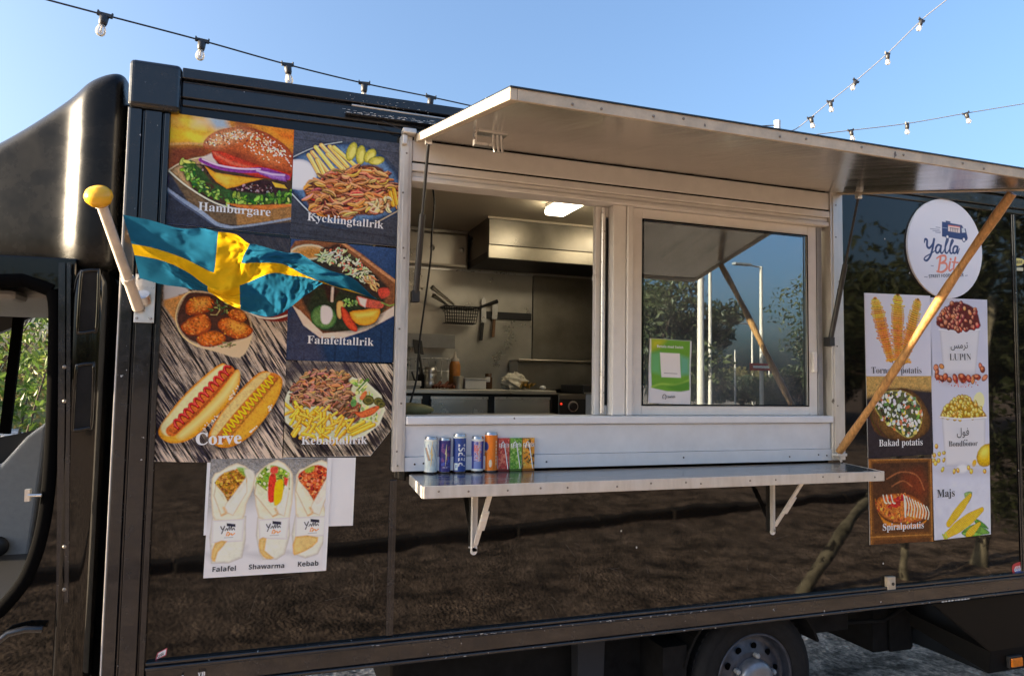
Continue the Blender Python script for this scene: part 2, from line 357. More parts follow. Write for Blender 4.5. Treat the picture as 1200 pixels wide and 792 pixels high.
        if cut is not None:
            ii, jj = (i[:-1,:-1]).ravel(), (j[:-1,:-1]).ravel(); F = F[~cut(ii, jj)]
        me = bpy.data.meshes.new(name); me.vertices.add(n); me.vertices.foreach_set('co', V.ravel())
        me.loops.add(F.size); me.loops.foreach_set('vertex_index', F.ravel().astype(np.int32))
        me.polygons.add(len(F)); me.polygons.foreach_set('loop_start', np.arange(0, F.size, 4, dtype=np.int32))
        me.update(calc_edges=True)
        at_ = me.color_attributes.new('print', 'FLOAT_COLOR', 'POINT'); C = np.ones((n, 4), np.float32); C[:, :3] = np.clip(s.im, 0, .92).reshape(-1, 3)
        at_.data.foreach_set('color', C.ravel()); me.materials.append(m or M['print'])
        return put(name, me, parent, origin)
    def board(s, parent, th=.003, m=None, poly=None):             # the sheet's body behind the print
        A, B, C = s.A, s.B, s.C; D = B+(C-A)
        P = poly or [(A.x, A.z), (B.x, B.z), (D.x, D.z), (C.x, C.z)]
        return MB().prism(P, A.y+.0006, A.y+.0006+th).build('backing', m or M['white'], parent)

# ------------------------------------------------------------------ lettering
def fnt(s, st):
    if st == 'sans': return s
    U, Lw = {'serif': (0x1D400, 0x1D41A), 'sansb': (0x1D5D4, 0x1D5EE), 'script': (0x1D4D0, 0x1D4EA), 'ital': (0x1D468, 0x1D482)}[st]
    return ''.join(chr(U+ord(c)-65) if 'A' <= c <= 'Z' else chr(Lw+ord(c)-97) if 'a' <= c <= 'z' else c for c in s)
_TX = {}
def text_geo(s, st, bold=0.):
    k = (s, st, bold)
    if k not in _TX:
        cu = bpy.data.curves.new('lettering', 'FONT'); cu.body = fnt(s, st); cu.size = 1; cu.offset = bold; cu.resolution_u = 3
        ob = bpy.data.objects.new('lettering', cu); COL.objects.link(ob)
        me = bpy.data.meshes.new_from_object(ob.evaluated_get(bpy.context.evaluated_depsgraph_get()))
        V = np.array([v.co[:2] for v in me.vertices]); F = [list(p.vertices) for p in me.polygons]
        bpy.data.objects.remove(ob); bpy.data.curves.remove(cu); bpy.data.meshes.remove(me); _TX[k] = (V, F)
    return _TX[k]
def letter_mb(mb, s, a, b, st='serif', o=.006, bold=0., tall=1., m=0):
    """writes s from photo point a to photo point b (its baseline) on the plane o metres off the wall"""
    V, F = text_geo(s, st, bold); A, B = at(*a, o), at(*b, o); w = V[:, 0].max()-V[:, 0].min(); d = (B-A); k = d.length/w; d.normalize()
    up = Vector((-d.z, 0, d.x)); x0 = V[:, 0].min()
    return mb.add([A+d*((x-x0)*k)+up*(y*k*tall) for x, y in V], F, m)
def letters(parent, items, mats):
    for it in items:
        mb = MB(); letter_mb(mb, *it[0], **it[1]); o = mb.build('lettering', mats, parent, fix=False)
    return o

# ------------------------------------------------------------------ ground
g_ = MB()
E_ = 900
xs = [-E_, -60, -14, -4]+[x*.35 for x in range(-8, 44)]+[18, 40, 90, E_]; ys = [-E_, -120, -50, -24]+[y*.35 for y in range(-40, 40)]+[20, 40, 90, E_]
gn = np.random.default_rng(3)
V = [(x, y, (gn.random()-.5)*.035 if -4 < x < 15.5 and -14 < y < 13.9 else 0) for y in ys for x in xs]; nx = len(xs)
g_.add(V, [(j*nx+i, j*nx+i+1, (j+1)*nx+i+1, (j+1)*nx+i) for j in range(len(ys)-1) for i in range(nx-1)], 0, True)
mg = bpy.data.materials.new('gravel_soil'); mg.use_nodes = True; N = mg.node_tree.nodes; L = mg.node_tree.links; b = N['Principled BSDF']; b.inputs['Roughness'].default_value = .9
tc = N.new('ShaderNodeTexCoord')
def nz(scale, det=8, ro=.65):
    n = N.new('ShaderNodeTexNoise'); n.inputs['Scale'].default_value = scale; n.inputs['Detail'].default_value = det; n.inputs['Roughness'].default_value = ro; L.new(tc.outputs['Object'], n.inputs[0]); return n
def ramp(src, c0, c1, p0=.3, p1=.7):
    r = N.new('ShaderNodeValToRGB'); r.color_ramp.elements[0].position = p0; r.color_ramp.elements[1].position = p1; r.color_ramp.elements[0].color = (*c0, 1); r.color_ramp.elements[1].color = (*c1, 1); L.new(src, r.inputs[0]); return r
n1 = nz(.55); n2 = nz(14, 10, .75); n5 = nz(3.2, 8, .7); vo = N.new('ShaderNodeTexVoronoi'); vo.inputs['Scale'].default_value = 38; L.new(tc.outputs['Object'], vo.inputs[0])
r1 = ramp(n1.outputs[0], (.35,.275,.215), (.46,.385,.325)); r5 = ramp(n5.outputs[0], (.13,.115,.10), (1.75,1.65,1.55), .36, .64); r2 = ramp(n2.outputs[0], (.22,.21,.20), (1.65,1.6,1.55), .33, .67); r3 = ramp(vo.outputs['Color'], (.6,.6,.6), (1.25,1.25,1.25), .1, .9)
def mul(a, b_):
    x = N.new('ShaderNodeMix'); x.data_type = 'RGBA'; x.blend_type = 'MULTIPLY'; x.inputs[0].default_value = 1; L.new(a, x.inputs[6]); L.new(b_, x.inputs[7]); return x.outputs[2]
sx = N.new('ShaderNodeSeparateXYZ'); L.new(tc.outputs['Object'], sx.inputs[0])
ay = N.new('ShaderNodeMath'); ay.operation = 'MULTIPLY_ADD'; ay.inputs[1].default_value = 1.6; L.new(n5.outputs[0], ay.inputs[0]); L.new(sx.outputs['Y'], ay.inputs[2])
sm_ = N.new('ShaderNodeMapRange'); sm_.inputs[1].default_value = -.1; sm_.inputs[2].default_value = .9; L.new(ay.outputs[0], sm_.inputs[0])      # grey gravel where the truck is parked, brown earth in front
gm = N.new('ShaderNodeMix'); gm.data_type = 'RGBA'; L.new(sm_.outputs[0], gm.inputs[0]); L.new(r1.outputs[0], gm.inputs[6]); gm.inputs[7].default_value = (.62,.62,.64,1)
L.new(mul(mul(mul(gm.outputs[2], r2.outputs[0]), r3.outputs[0]), r5.outputs[0]), b.inputs['Base Color'])
ad = N.new('ShaderNodeMath'); L.new(n2.outputs[0], ad.inputs[0]); L.new(vo.outputs['Distance'], ad.inputs[1])
bp = N.new('ShaderNodeBump'); bp.inputs['Strength'].default_value = .9; bp.inputs['Distance'].default_value = .03; L.new(ad.outputs[0], bp.inputs['Height']); L.new(bp.outputs[0], b.inputs['Normal'])
tag(g_.build('ground', mg, fix=False), kind='structure')

# ------------------------------------------------------------------ the food truck
T = thing('food_truck', 'black box-bodied food truck with its serving hatch raised and cab door open', 'food truck', (2.0, 1.05, 0))
X0, X1, YB = -.485, 5.35, 2.10
Z0, ZR, ZT, Z1 = .64, .745, 2.715, 2.85          # bottom rail, floor line, top rail underside, roof
OX0, OX1, OZ0, OZ1 = .525, 2.612, 1.372, 2.69     # hatch opening
body = MB()
body.plate([(X0+.12, ZR-.02), (X1-.12, ZR-.02), (X1-.12, ZT+.02), (X0+.12, ZT+.02)], [[(OX0-.02, OZ0), (OX1+.02, OZ0), (OX1+.02, OZ1), (OX0-.02, OZ1)]], 0, .035)
body.box(X0+.1, X1-.1, .04, YB, 2.79, Z1-.012); body.box(X0+.1, X1-.1, .04, YB, Z0+.05, .80)
body.box(X0+.1, X1-.1, YB-.04, YB, .80, 2.79); body.box(X0+.02, X0+.06, .05, YB-.05, Z0+.03, 2.82); body.box(X1-.06, X1-.02, .05, YB-.05, Z0+.03, 2.82)
BODY = body.build('body_wall', M['black'], T)
# rails and corner posts: stepped extrusions
def rail(name, z0, z1, steps, x0=X0+.163, x1=X1-.163):
    m = MB()
    for (a, b_, y) in steps: m.box(x0, x1, y, .05, z0+(z1-z0)*a, z0+(z1-z0)*b_)
    return m.build(name, M['black_trim'], T, bevel=.004)
rail('top_rail', ZT, Z1, [(0, .195, -.010), (.198, .62, -.022), (.623, .70, -.012), (.703, 1, -.030)])
rail('bottom_rail', Z0, ZR, [(0, .13, -.022), (.133, .74, -.014), (.743, .86, -.026), (.863, 1, -.018)], X0+.13, X1-.13)
def post(x0, x1, edge):
    m = MB(); w = x1-x0
    for a, b_, y in ((0, .30, -.030), (.303, .38, -.018), (.383, .80, -.026), (.803, .86, -.014), (.863, 1, -.02)):
        p, q = (x0+w*a, x0+w*b_) if edge < 0 else (x1-w*b_, x1-w*a)
        m.box(p, q, y, .06, Z0, 2.678)
    o = m.build('corner_post', M['black_trim'], T, bevel=.003)
    e = MB().box(x0-.006, x0-.0012, -.026, .05, Z0+.05, 2.68) if edge < 0 else MB().box(x1+.0012, x1+.006, -.026, .05, Z0+.05, 2.68)
    k = MB()
    e.build('edge_strip', M['edge_silver'], o, bevel=.001)
    return o
post(X0, X0+.128, -1); post(X1-.128, X1, 1)
for x0, x1 in ((X0-.008, X0+.162), (X1-.162, X1+.008)):
    MB().box(x0, x1, -.040, .14, 2.68, Z1+.004).build('corner_cap', M['black_trim'], T, bevel=.018, seg=4)
# panel joints and rivets
for x in (.488, 3.93):
    j = MB(); j.box(x-.014, x+.014, -.006, -.001, ZR+.003, OZ0-.03 if x < 1 else ZT-.003); j.box(x-.004, x+.004, -.010, -.0062, ZR+.003, OZ0-.03 if x < 1 else ZT-.003)
    j.build('panel_joint', M['black_trim'], T, bevel=.002)

# hatch surround
def rivets(mb, pts, r=.004, d=.003, m=0):
    for p in pts: mb.lathe([(r, 0), (r, -d*.6), (r*.5, -d)], p, 'y', 8, m)
def jamb(x0, x1, label=None):
    m = MB().box(x0, x1, -.036, .05, OZ0+.005, 2.70)
    m.box(x0+.012, x1-.012, -.040, -.0365, OZ0+.02, 2.68)
    rivets(m, [((x0+x1)/2+rnd.uniform(-.012, .012), -.0405, z) for z in (1.40, 1.455, 1.64, 1.93, 2.21, 2.25, 2.47, 2.63)], .0042, .0025, 1)
    return m.build('hatch_jamb', [M['alu'], M['screw']], T, bevel=.003)
jamb(.477, .5235); jamb(2.6135, 2.690)
hd = MB().box(.525, 2.612, -.030, .04, 2.6055, 2.69).build('hatch_header', M['whiteframe'], T, bevel=.004)
MB().box(.525, 2.612, -.026, .03, 2.598, 2.605).build('rubber_gap', M['seal'], hd)
tr = MB()
for z0, z1, y in ((2.566, 2.597, -.034), (2.545, 2.564, -.020), (2.524, 2.543, -.030)): tr.box(.525, 2.612, y, .07, z0, z1)
tr.build('sliding_track', M['whiteframe'], T, bevel=.003)
sb = MB().box(.525, 2.612, -.024, .04, 1.432, 1.555)
SILL = sb.build('sill_panel', M['sill'], T, bevel=.003)
MB().box(.525, 2.612, -.044, .11, 1.557, 1.590).build('sill_ledge', M['sill'], SILL, bevel=.006)
lk = MB().box(.525, 2.612, -.030, .04, 1.376, 1.4305); rivets(lk, [(x, -.0305, 1.402+rnd.uniform(-.004, .004)) for x in (.565, .60, .62, 1.12, 1.78, 2.36, 2.53, 2.58)], .004, .003, 1)
lk.build('kick_strip', [M['sill'], M['dark']], SILL, bevel=.002)
# sliding windows: the left sash is slid open, its stiles stand at the middle
def sash(x0, x1, y, stile, mats=M['whiteframe'], z0=1.592, z1=2.522):
    f = MB().box(x0, x0+stile, y, y+.03, z0, z1).box(x1-stile, x1, y, y+.03, z0, z1).box(x0+stile, x1-stile, y+.001, y+.029, z1-.045, z1).box(x0+stile, x1-stile, y+.001, y+.029, z0, z0+.042)
    o = f.build('sliding_window', mats, T, bevel=.003)
    MB().box(x0+stile, x1-stile, y+.012, y+.018, z0+.042, z1-.045).build('window_glass', M['glass'], o)
    return o
w1 = sash(1.535, 2.56, .004, .050)
MB().box(1.586, 2.508, .0015, .0035, 1.6345, 1.640).box(1.586, 2.508, .0015, .0035, 2.470, 2.476).box(1.586, 1.592, .0015, .0035, 1.6405, 2.4695).box(2.502, 2.508, .0015, .0035, 1.6405, 2.4695).build('glazing_seal', M['seal'], w1)
MB().box(2.520, 2.545, -.016, .003, 1.80, 1.90).build('window_lock', M['whiteframe'], w1, bevel=.005)
w2 = sash(1.375, 2.125, .048, .026)
fr = MB()
for x0, x1, y in ((1.437, 1.500, -.004), (1.504, 1.532, -.012)): fr.box(x0, x1, y, .05, 1.592, 2.523)
fr.build('window_mullion', M['whiteframe'], T, bevel=.004)
MB().tube([(1.408, .04, 1.60), (1.408, .04, 2.515)], .011, 12).build('drain_tube', M['alu_bright'], T)
hk = MB().tube([(1.38, .045, 2.205), (1.365, .02, 2.21), (1.345, .01, 2.20), (1.343, .01, 2.18)], .003, 8).build('window_hook', M['alu_bright'], T)
e1 = MB().box(2.563, 2.592, .0, .05, 1.592, 2.523); e1.build('window_side_channel', M['grey'], T, bevel=.003)

# awning: hinged flap, hanging a little down towards its outer edge
AW, AZ, AE = 1.21, 2.703, 2.425
def aw(o, dz=0): return Vector((0, -o, AZ+(AE-AZ)*o/AW+dz))
sl_ = (AE-AZ)/AW
fl = MB(); x0, x1 = .535, 2.690
def slab(mb, xa, xb, oa, ob, d0, d1, m=0):
    P = [(aw(o).y, aw(o).z+d) for o, d in ((oa, d0), (ob, d0), (ob, d1), (oa, d1))]; return mb.prismx(P, xa, xb, m)
slab(fl, x0+.022, x1-.022, .03, AW-.02, .006, .015)
AWN = fl.build('serving_awning', M['black'], T)
un = MB(); slab(un, x0+.024, x1-.024, .02, AW-.022, -.002, .0055); un.build('awning_lining', M['awning_under'], AWN)
ed = MB()
slab(ed, x0, x0+.02, .0, AW, -.014, .0165); slab(ed, x0+.0205, x0+.034, .0, AW-.02, -.010, -.0025)
slab(ed, x1-.02, x1, .0, AW, -.008, .0165); slab(ed, x1-.034, x1-.0205, .0, AW-.02, -.006, -.0025)
slab(ed, x0+.0205, x1-.0205, AW-.018, AW, -.014, .0165); slab(ed, x0+.035, x1-.035, AW-.032, AW-.0185, -.009, -.0025)
for x in (.70, .78, .93, 1.02, 1.33, 1.42, 1.62, 1.78, 2.02, 2.11, 2.3, 2.52): p = aw(AW+.0005, rnd.uniform(-.004, .008)); ed.lathe([(.004, 0), (.004, -.002), (.002, -.003)], (x, p.y, p.z), 'y', 8, 1)
ed.build('awning_edge', [M['edge_cream'], M['screw']], AWN, bevel=.003)
tp = MB(); slab(tp, x0, x1, .0, AW+.004, .017, .0205); tp.build('awning_skin', M['black_trim'], AWN)
# toggle latch on the lining
lt = MB(); q = at(556, 150, .52); q = Vector((.655, -.52, aw(.52).z))
lt.box(q.x-.006, q.x+.10, q.y-.02, q.y+.02, q.z-.012, q.z-.004); lt.box(q.x-.014, q.x-.0065, q.y-.012, q.y+.012, q.z-.045, q.z-.004); lt.box(q.x-.014, q.x+.05, q.y-.012, q.y+.012, q.z-.055, q.z-.0455)
for k in range(3): lt.tube([(q.x+.055+.014*k, q.y, q.z-.012), (q.x+.052+.016*k, q.y-.006, q.z-.04), (q.x+.058+.014*k, q.y-.01, q.z-.072)], .005, 8)
lt.build('awning_latch', M['alu_bright'], AWN)
hb = MB().box(.478, .532, -.075, -.030, 2.701, 2.722).box(.48, .50, -.06, -.03, 2.66, 2.70)
hb.build('hinge_bracket', M['alu'], AWN, bevel=.004)
# scratched hinge line over the hatch
hl = MB().box(.26, 2.7, -.050, -.031, 2.755, 2.772); hl.tube([(.28, -.05, 2.79), (.62, -.056, 2.784), (1.0, -.055, 2.78)], .004, 6, 1)
hl.tube([(.40, -.045, 2.745), (.46, -.045, 2.725), (.52, -.045, 2.718)], .0025, 6, 0)
hl.build('hinge_rail', [M['black_trim'], M['alu']], T, bevel=.002)
# gas struts
def strut(a, b):
    a, b = Vector(a), Vector(b); c = a.lerp(b, .47)
    o = MB().tube([c, b], .0125, 14).build('gas_strut', M['dark'], T)
    MB().tube([a, c], .006, 10).build('strut_rod', M['dark'], o)
    MB().lathe([(.011, -.012), (.011, .012)], a, 'x', 12).box(a.x-.01, a.x+.01, a.y-.012, a.y+.012, a.z+.002, a.z+.03).build('strut_end', M['alu_bright'], o)
    MB().box(b.x-.016, b.x+.014, b.y-.012, b.y+.03, b.z-.035, b.z+.008).build('strut_bracket', M['dark'], o)
s1 = aw(.16, -.022); strut((.562, s1.y, s1.z), (.552, -.035, 2.075)); strut((2.668, s1.y, s1.z), (2.603, -.040, 1.965))

# fold-down counter shelf
sh = MB(); SX0, SX1 = .548, 2.655
P = [(-.034, 1.368), (-.034, 1.352), (-.286, 1.326), (-.286, 1.352)]
sh.prismx([(-.040, 1.366), (-.040, 1.350), (-.290, 1.327), (-.290, 1.353)], SX0, SX1)
SHELF = sh.build('counter_shelf', M['shelf'], T, bevel=.002)
fe = MB().box(SX0-.002, SX1+.002, -.2965, -.2905, 1.312, 1.3555).prismx([(-.050, 1.366), (-.050, 1.330), (-.2900, 1.312), (-.2900, 1.354)], SX0-.0075, SX0-.0005).prismx([(-.050, 1.366), (-.050, 1.330), (-.2900, 1.312), (-.2900, 1.354)], SX1+.0005, SX1+.0075)
rivets(fe, [(x, -.297, 1.334+rnd.uniform(-.008, .008)) for x in (.60, .71, .86, .99, 1.10, 1.31, 1.46, 1.62, 1.69, 1.93, 2.06, 2.31, 2.40, 2.60)], .0042, .0028, 1)
fe.build('shelf_edge', [M['alu'], M['screw']], SHELF, bevel=.0015)
for x in (.820, 2.283):
    m = MB().box(x-.014, x+.014, -.0045, -.001, 1.045, 1.345).box(x-.0155, x-.0125, -.026, -.0048, 1.045, 1.345)
    m.lathe([(.0145, -.0045), (.0145, -.001)], (x, 0, 1.047), 'y', 16)
    m.box(x-.0155, x-.0125, -.25, -.0262, 1.318, 1.345)
    br = m.build('shelf_bracket', M['whiteframe'], T, bevel=.001)
    d = MB().bar((x+.003, -.014, 1.075), (x+.003, -.215, 1.325), .006, .020, 0, (1, 0, 0)); d.bar((x+.008, -.075, 1.145), (x+.008, -.14, 1.228), .007, .024, 0, (1, 0, 0)); d.lathe([(.006, -.009), (.006, .009)], (x+.004, -.112, 1.19), 'x', 10)
    d.build('bracket_brace', M['whiteframe'], br)

# kitchen inside
KX0, KX1, KY = -.30, 5.1, 1.90
MB().box(KX0, KX1, .13, KY, 2.765, 2.785).build('kitchen_ceiling', M['ceil'], T)
MB().box(KX0, KX1, .13, KY, .805, .82).build('kitchen_floor', M['grey'], T)
bw = MB().box(KX0, 1.775, KY, KY+.02, .82, 2.49).box(KX0, 5.1, KY+.004, KY+.03, 2.4905, 2.7645)
BW = bw.build('back_wall', M['steel'], T)
MB().box(1.780, 3.4, KY-.012, KY+.01, .83, 2.489).box(1.790, 3.39, KY-.016, KY-.0122, 2.468, 2.482).build('splash_panel', M['steel_dark'], T, bevel=.002)
MB().box(KX0, 1.775, KY-.012, KY-.001, 2.482, 2.496).build('wall_trim', M['alu_bright'], BW)
MB().box(3.42, 3.44, .14, KY, .83, 2.76).build('kitchen_partition', M['ceil'], T); MB().box(KX0-.02, KX0-.001, .14, KY, .83, 2.76).build('kitchen_partition', M['steel'], T)
# extractor hood
ho = MB(); H0, H1, HY = 1.292, 3.3, 1.40
ho.prismx([(HY, 2.762), (KY-.003, 2.762), (KY-.003, 2.545), (HY+.02, 2.545), (HY+.0, 2.59)], H0, H1)
HOOD = ho.build('extractor_hood', M['steel_dark'], T, bevel=.003)
MB().prismx([(HY-.004, 2.585), (HY+.016, 2.545), (HY+.016, 2.500), (HY-.004, 2.500)], H0-.004, H1).build('hood_lip', mat('tarnished_lip_steel', (.42,.385,.31), .36, metal=.88, var=.2, vs_=3, rvar=.08), HOOD, bevel=.004)
MB().prismx([(HY+.02, 2.50), (KY-.004, 2.495), (KY-.004, 2.544), (HY+.02, 2.544)], H0, H0+.012).box(H0+.02, H1, HY+.03, KY-.01, 2.505, 2.515).build('hood_baffle', M['dark'], HOOD)
MB().box(H0-.01, H1, HY-.012, HY-.003, 2.748, 2.762).build('hood_trim', M['ceil'], HOOD)
du = MB().box(KX0+.01, 1.284, KY-.06, KY-.001, 2.50, 2.735).build('wall_cabinet', M['steel'], T, bevel=.02, seg=4)
for x in (1.03, 1.235): MB().lathe([(.018, 0), (.013, -.008), (0, -.010)], (x, KY-.0602, 2.62), 'y', 14).build('cabinet_bolt', M['alu_bright'], du)
MB().box(2.40, 3.15, 1.18, 1.22, .83, 2.764).build('tall_cupboard', M['ceil'], T, bevel=.004)
# ceiling lamp (switched on)
LAMP_E = emit('lit_diffuser', (1.0, .86, .62), 2.5)
lp2 = MB().box(2.10, 2.22, .60, 1.15, 2.742, 2.764).build('ceiling_lamp', M['whiteframe'], T, bevel=.006); MB().box(2.095, 2.225, .595, 1.155, 2.700, 2.741).build('lamp_diffuser', LAMP_E, lp2, bevel=.02, seg=4)
lp = MB().box(1.505, 1.625, .40, 1.00, 2.742, 2.764).build('ceiling_lamp', M['whiteframe'], T, bevel=.006)
MB().box(1.50, 1.63, .395, 1.005, 2.700, 2.741).build('lamp_diffuser', LAMP_E, lp, bevel=.02, seg=4)
# worktop, fridge doors, griddle
wt = MB().box(KX0+.002, 1.70, 1.26, KY-.015, 1.655, 1.682).build('worktop', M['steel'], T, bevel=.004)
cb = MB().box(KX0+.003, 1.69, 1.30, KY-.02, .84, 1.654).build('fridge_cabinet', M['dark'], T)
for x0, x1 in ((.60, .865), (.915, 1.265), (1.305, 1.665)):
    d = MB().box(x0, x1, 1.272, 1.298, 1.0, 1.640).build('fridge_door', M['lid_steel'], cb, bevel=.006)
    MB().box(x0, x1, 1.266, 1.2715, 1.625, 1.640).build('door_grip', M['alu_bright'], d)
gr = MB().box(1.72, 3.2, 1.27, KY-.02, .84, 1.66).build('griddle', M['steel_dark'], T, bevel=.004)
MB().box(1.725, 3.2, 1.262, 1.2695, 1.30, 1.63).build('control_panel', M['dark'], gr)
kb = MB().lathe([(.034, 0), (.034, -.004)], (1.815, 1.2615, 1.585), 'y', 24, 1).lathe([(.026, -.0045), (.022, -.022)], (1.815, 1.2615, 1.585), 'y', 24).build('control_knob', [M['dark'], M['alu_bright']], gr)
MB().lathe([(.007, 0), (.006, -.006)], (1.735, 1.2615, 1.60), 'y', 12).build('indicator_light', emit('red_pilot_light', (1, .05, .02), .25), gr)
MB().box(1.60, 3.2, 1.70, KY-.022, 1.683, 1.868).box(1.60, 3.2, 1.68, KY-.022, 1.8685, 1.885).build('griddle_back', M['steel_dark'], gr, bevel=.004)
MB().box(1.90, 3.15, 1.30, 1.66, 1.662, 1.72).build('griddle_plate', M['dark'], gr, bevel=.006)
MB().box(.55, 1.16, 1.68, KY-.001, 1.955, 1.965).box(.55, 1.16, 1.675, 1.6795, 1.94, 2.03).build('wall_shelf', mat('grey_shelf_steel', (.30,.30,.29), .4, metal=.6, var=.1), T, bevel=.002)
MB().box(1.41, 1.765, KY-.020, KY-.001, 2.165, 2.215).build('magnetic_strip', M['dark'], T, bevel=.003)
for p in ((.98, 2.35), (1.20, 2.02)): MB().lathe([(.009, 0), (.007, -.005), (0, -.006)], (p[0], KY-.0005, p[1]), 'y', 14).build('wall_bolt', M['alu_bright'], BW)

# cab: body side with open doorway, far door, roof, wind fairing
cabm = M['black']
ap = [at(*p, -.05) for p in ((61, 340), (65, 362), (64, 430), (61, 520), (55, 590), (45, 640), (28, 682), (0, 716))]
ap = [(p.x, p.z) for p in ap]
apl = smooth(ap, 4, False).tolist()+[[-1.15, .70], [-1.55, .72], [-1.72, 1.0], [-1.72, 1.62], [-1.50, 1.93], [-1.30, 2.01], [-.80, 2.055], [-.74, 2.035]]
cs = MB().plate([(-2.75, .40), (-.640, .40), (-.640, 2.14), (-1.35, 2.13), (-1.75, 1.85), (-2.35, 1.45), (-2.75, 1.30)], [apl], .05, .09)
CAB = cs.build('cab_side', cabm, T, bevel=.006)
def rim(loop, y0, y1, w, name, m, par, off=0):
    mb = MB(); P = [Vector((x, (y0+y1)/2, z)) for x, z in loop]; n = len(P)
    mb.tube(P+[P[0]], w, 8, 0, False); return mb.build(name, m, par)
rim(apl, .05, .07, .025, 'door_seal', M['seal'], CAB)
# pressed lines of the door frame behind the opening
pf = MB()
for px0, w_, oo in ((73, .020, -.038), (81, .012, -.030)):
    P = [at(px0-k*.030*(k if k > 6 else 0)*.3-k*.1, y, oo) for k, y in enumerate(np.linspace(308, 705, 14))]
    for q0, q1 in zip(P, P[1:]): pf.bar(q0, q1, w_, .012, 0, (0, 1, 0))
pf.build('door_frame_moulding', M['black_trim'], CAB)
# rear quarter panel of the cab, rounded back into the gap
pr = [(-.652, .070), (-.648, .044), (-.635, .030), (-.605, .028), (-.570, .030), (-.545, .042), (-.530, .072), (-.526, .16), (-.526, .5)]
pr = smooth(pr, 4, False); zs_ = [.36, .7, 1.2, 1.7, 2.0, 2.06, 2.10, 2.12]; ins = [0, 0, 0, 0, 0, .006, .02, .05]
mb = MB(); n = len(pr)
for z, i_ in zip(zs_, ins): mb.v += [(x-(i_*.5 if k > n*.5 else -i_*.3), y+i_, z) for k, (x, y) in enumerate(pr)]
for a in range(len(zs_)-1):
    for k in range(n-1): mb.f.append([a*n+k, a*n+k+1, (a+1)*n+k+1, (a+1)*n+k]); mb.m.append(0); mb.sm.append(True)
QP = mb.build('cab_quarter_panel', cabm, T, fix=False)
for (ya, yb, xa, xb) in ((318, 388, 94, 112), (428, 501, 86, 107)):
    a, b_ = at(xa, ya, -.03), at(xb, yb, -.03); x0, x1, z0, z1 = a.x-.002, b_.x-.004, b_.z, a.z
    x0, x1 = -.620, -.566
    f = MB(); loop = smooth([(x0+.008, z1), (x1-.006, z1+.006), (x1, z1-.01), (x1+.002, z0+.012), (x1-.008, z0), (x0+.006, z0-.008), (x0-.002, z0+.01), (x0, z1-.02)], 4)
    f.tube([(x, .026+abs(x+.593)*.10, z) for x, z in loop]+[(loop[0][0], .026+abs(loop[0][0]+.593)*.10, loop[0][1])], .0065, 8, 0, False)
    v_ = f.build('quarter_vent', M['black'], QP)
    MB().plate(loop.tolist(), [], .0265, .0295).build('vent_panel', M['black_dull'], v_)
MB().box(-.525, -.475, .16, .20, .45, 2.75).build('cab_gap_wall', M['black_dull'], T)
# far side of the cab with its window, grey inner trim
fw = [at(*p, -1.95) for p in ((-6, 392), (57, 371), (56, 470), (54, 497), (0, 512))]; fwl = [(p.x, p.z) for p in fw]; lx = min(p[0] for p in fwl)
fwl = smooth([(lx-.35, fwl[4][1]-.05), (lx-.55, fwl[4][1]), (lx-.30, fwl[0][1]-.06), fwl[0], fwl[1], fwl[2], fwl[3], fwl[4]], 4).tolist()
far = MB().plate([(-3.0, .40), (-.60, .40), (-.60, 2.14), (-1.5, 2.14), (-2.2, 1.75), (-3.0, 1.35)], [fwl], 1.95, 2.0); far.build('cab_far_side', M['dark'], T)
pd = [at(*p, -1.94) for p in ((22, 372), (6, 508))]
MB().bar((pd[0].x, 1.94, pd[0].z), (pd[1].x, 1.94, pd[1].z), .05, .03, 0, (0, 1, 0)).build('window_divider', M['seal'], T)
cg = [at(*p, -1.85) for p in ((57, 492), (48, 560), (36, 640), (20, 720), (-60, 760), (-60, 540), (0, 545), (30, 512))]
MB().prism([(p.x, p.z) for p in cg], 1.85, 1.93).build('door_card', M['grey'], T, bevel=.02, seg=3)
sp = at(-3, 640, -1.83); MB().lathe([(.055, -.02), (.05, -.03), (0, -.028)], (sp.x, 1.85, sp.z), 'y', 20).build('door_speaker', M['dark'], T)
MB().box(-2.2, -.56, .10, 1.94, 2.085, 2.13).build('cab_roof', M['dark'], T); MB().box(-.66, -.58, .12, 1.94, .5, 2.08).build('cab_back_wall', M['dark'], T)
hp = at(28, 372, -.6); MB().box(-1.5, -.70, .5, 1.6, 2.03, 2.08).box(-1.3, -.9, .35, .5, 2.01, 2.05).build('cab_headlining', M['grey'], T, bevel=.02)
MB().box(-2.6, -.66, .10, 1.94, .66, .74).build('cab_floor', M['dark'], T)
p = at(43, 579, -.05); MB().tube([(p.x-.02, .03, p.z), (p.x+.02, .03, p.z)], .006, 8).box(p.x-.03, p.x-.015, .028, .05, p.z-.02, p.z+.02).build('door_striker', M['alu_bright'], CAB)
for py in (430, 470, 640, 690):
    p = at(76, py, -.03); MB().lathe([(.007, 0), (.005, -.004), (0, -.005)], (p.x, .026, p.z), 'y', 10).build('screw', M['screw'], CAB)
# step under the doorway
stp = MB().tube([tuple(at(*p, -.02)) for p in ((-10, 758), (10, 742), (30, 737), (50, 737))], .012, 8); stp.build('door_step_trim', M['black_trim'], CAB)
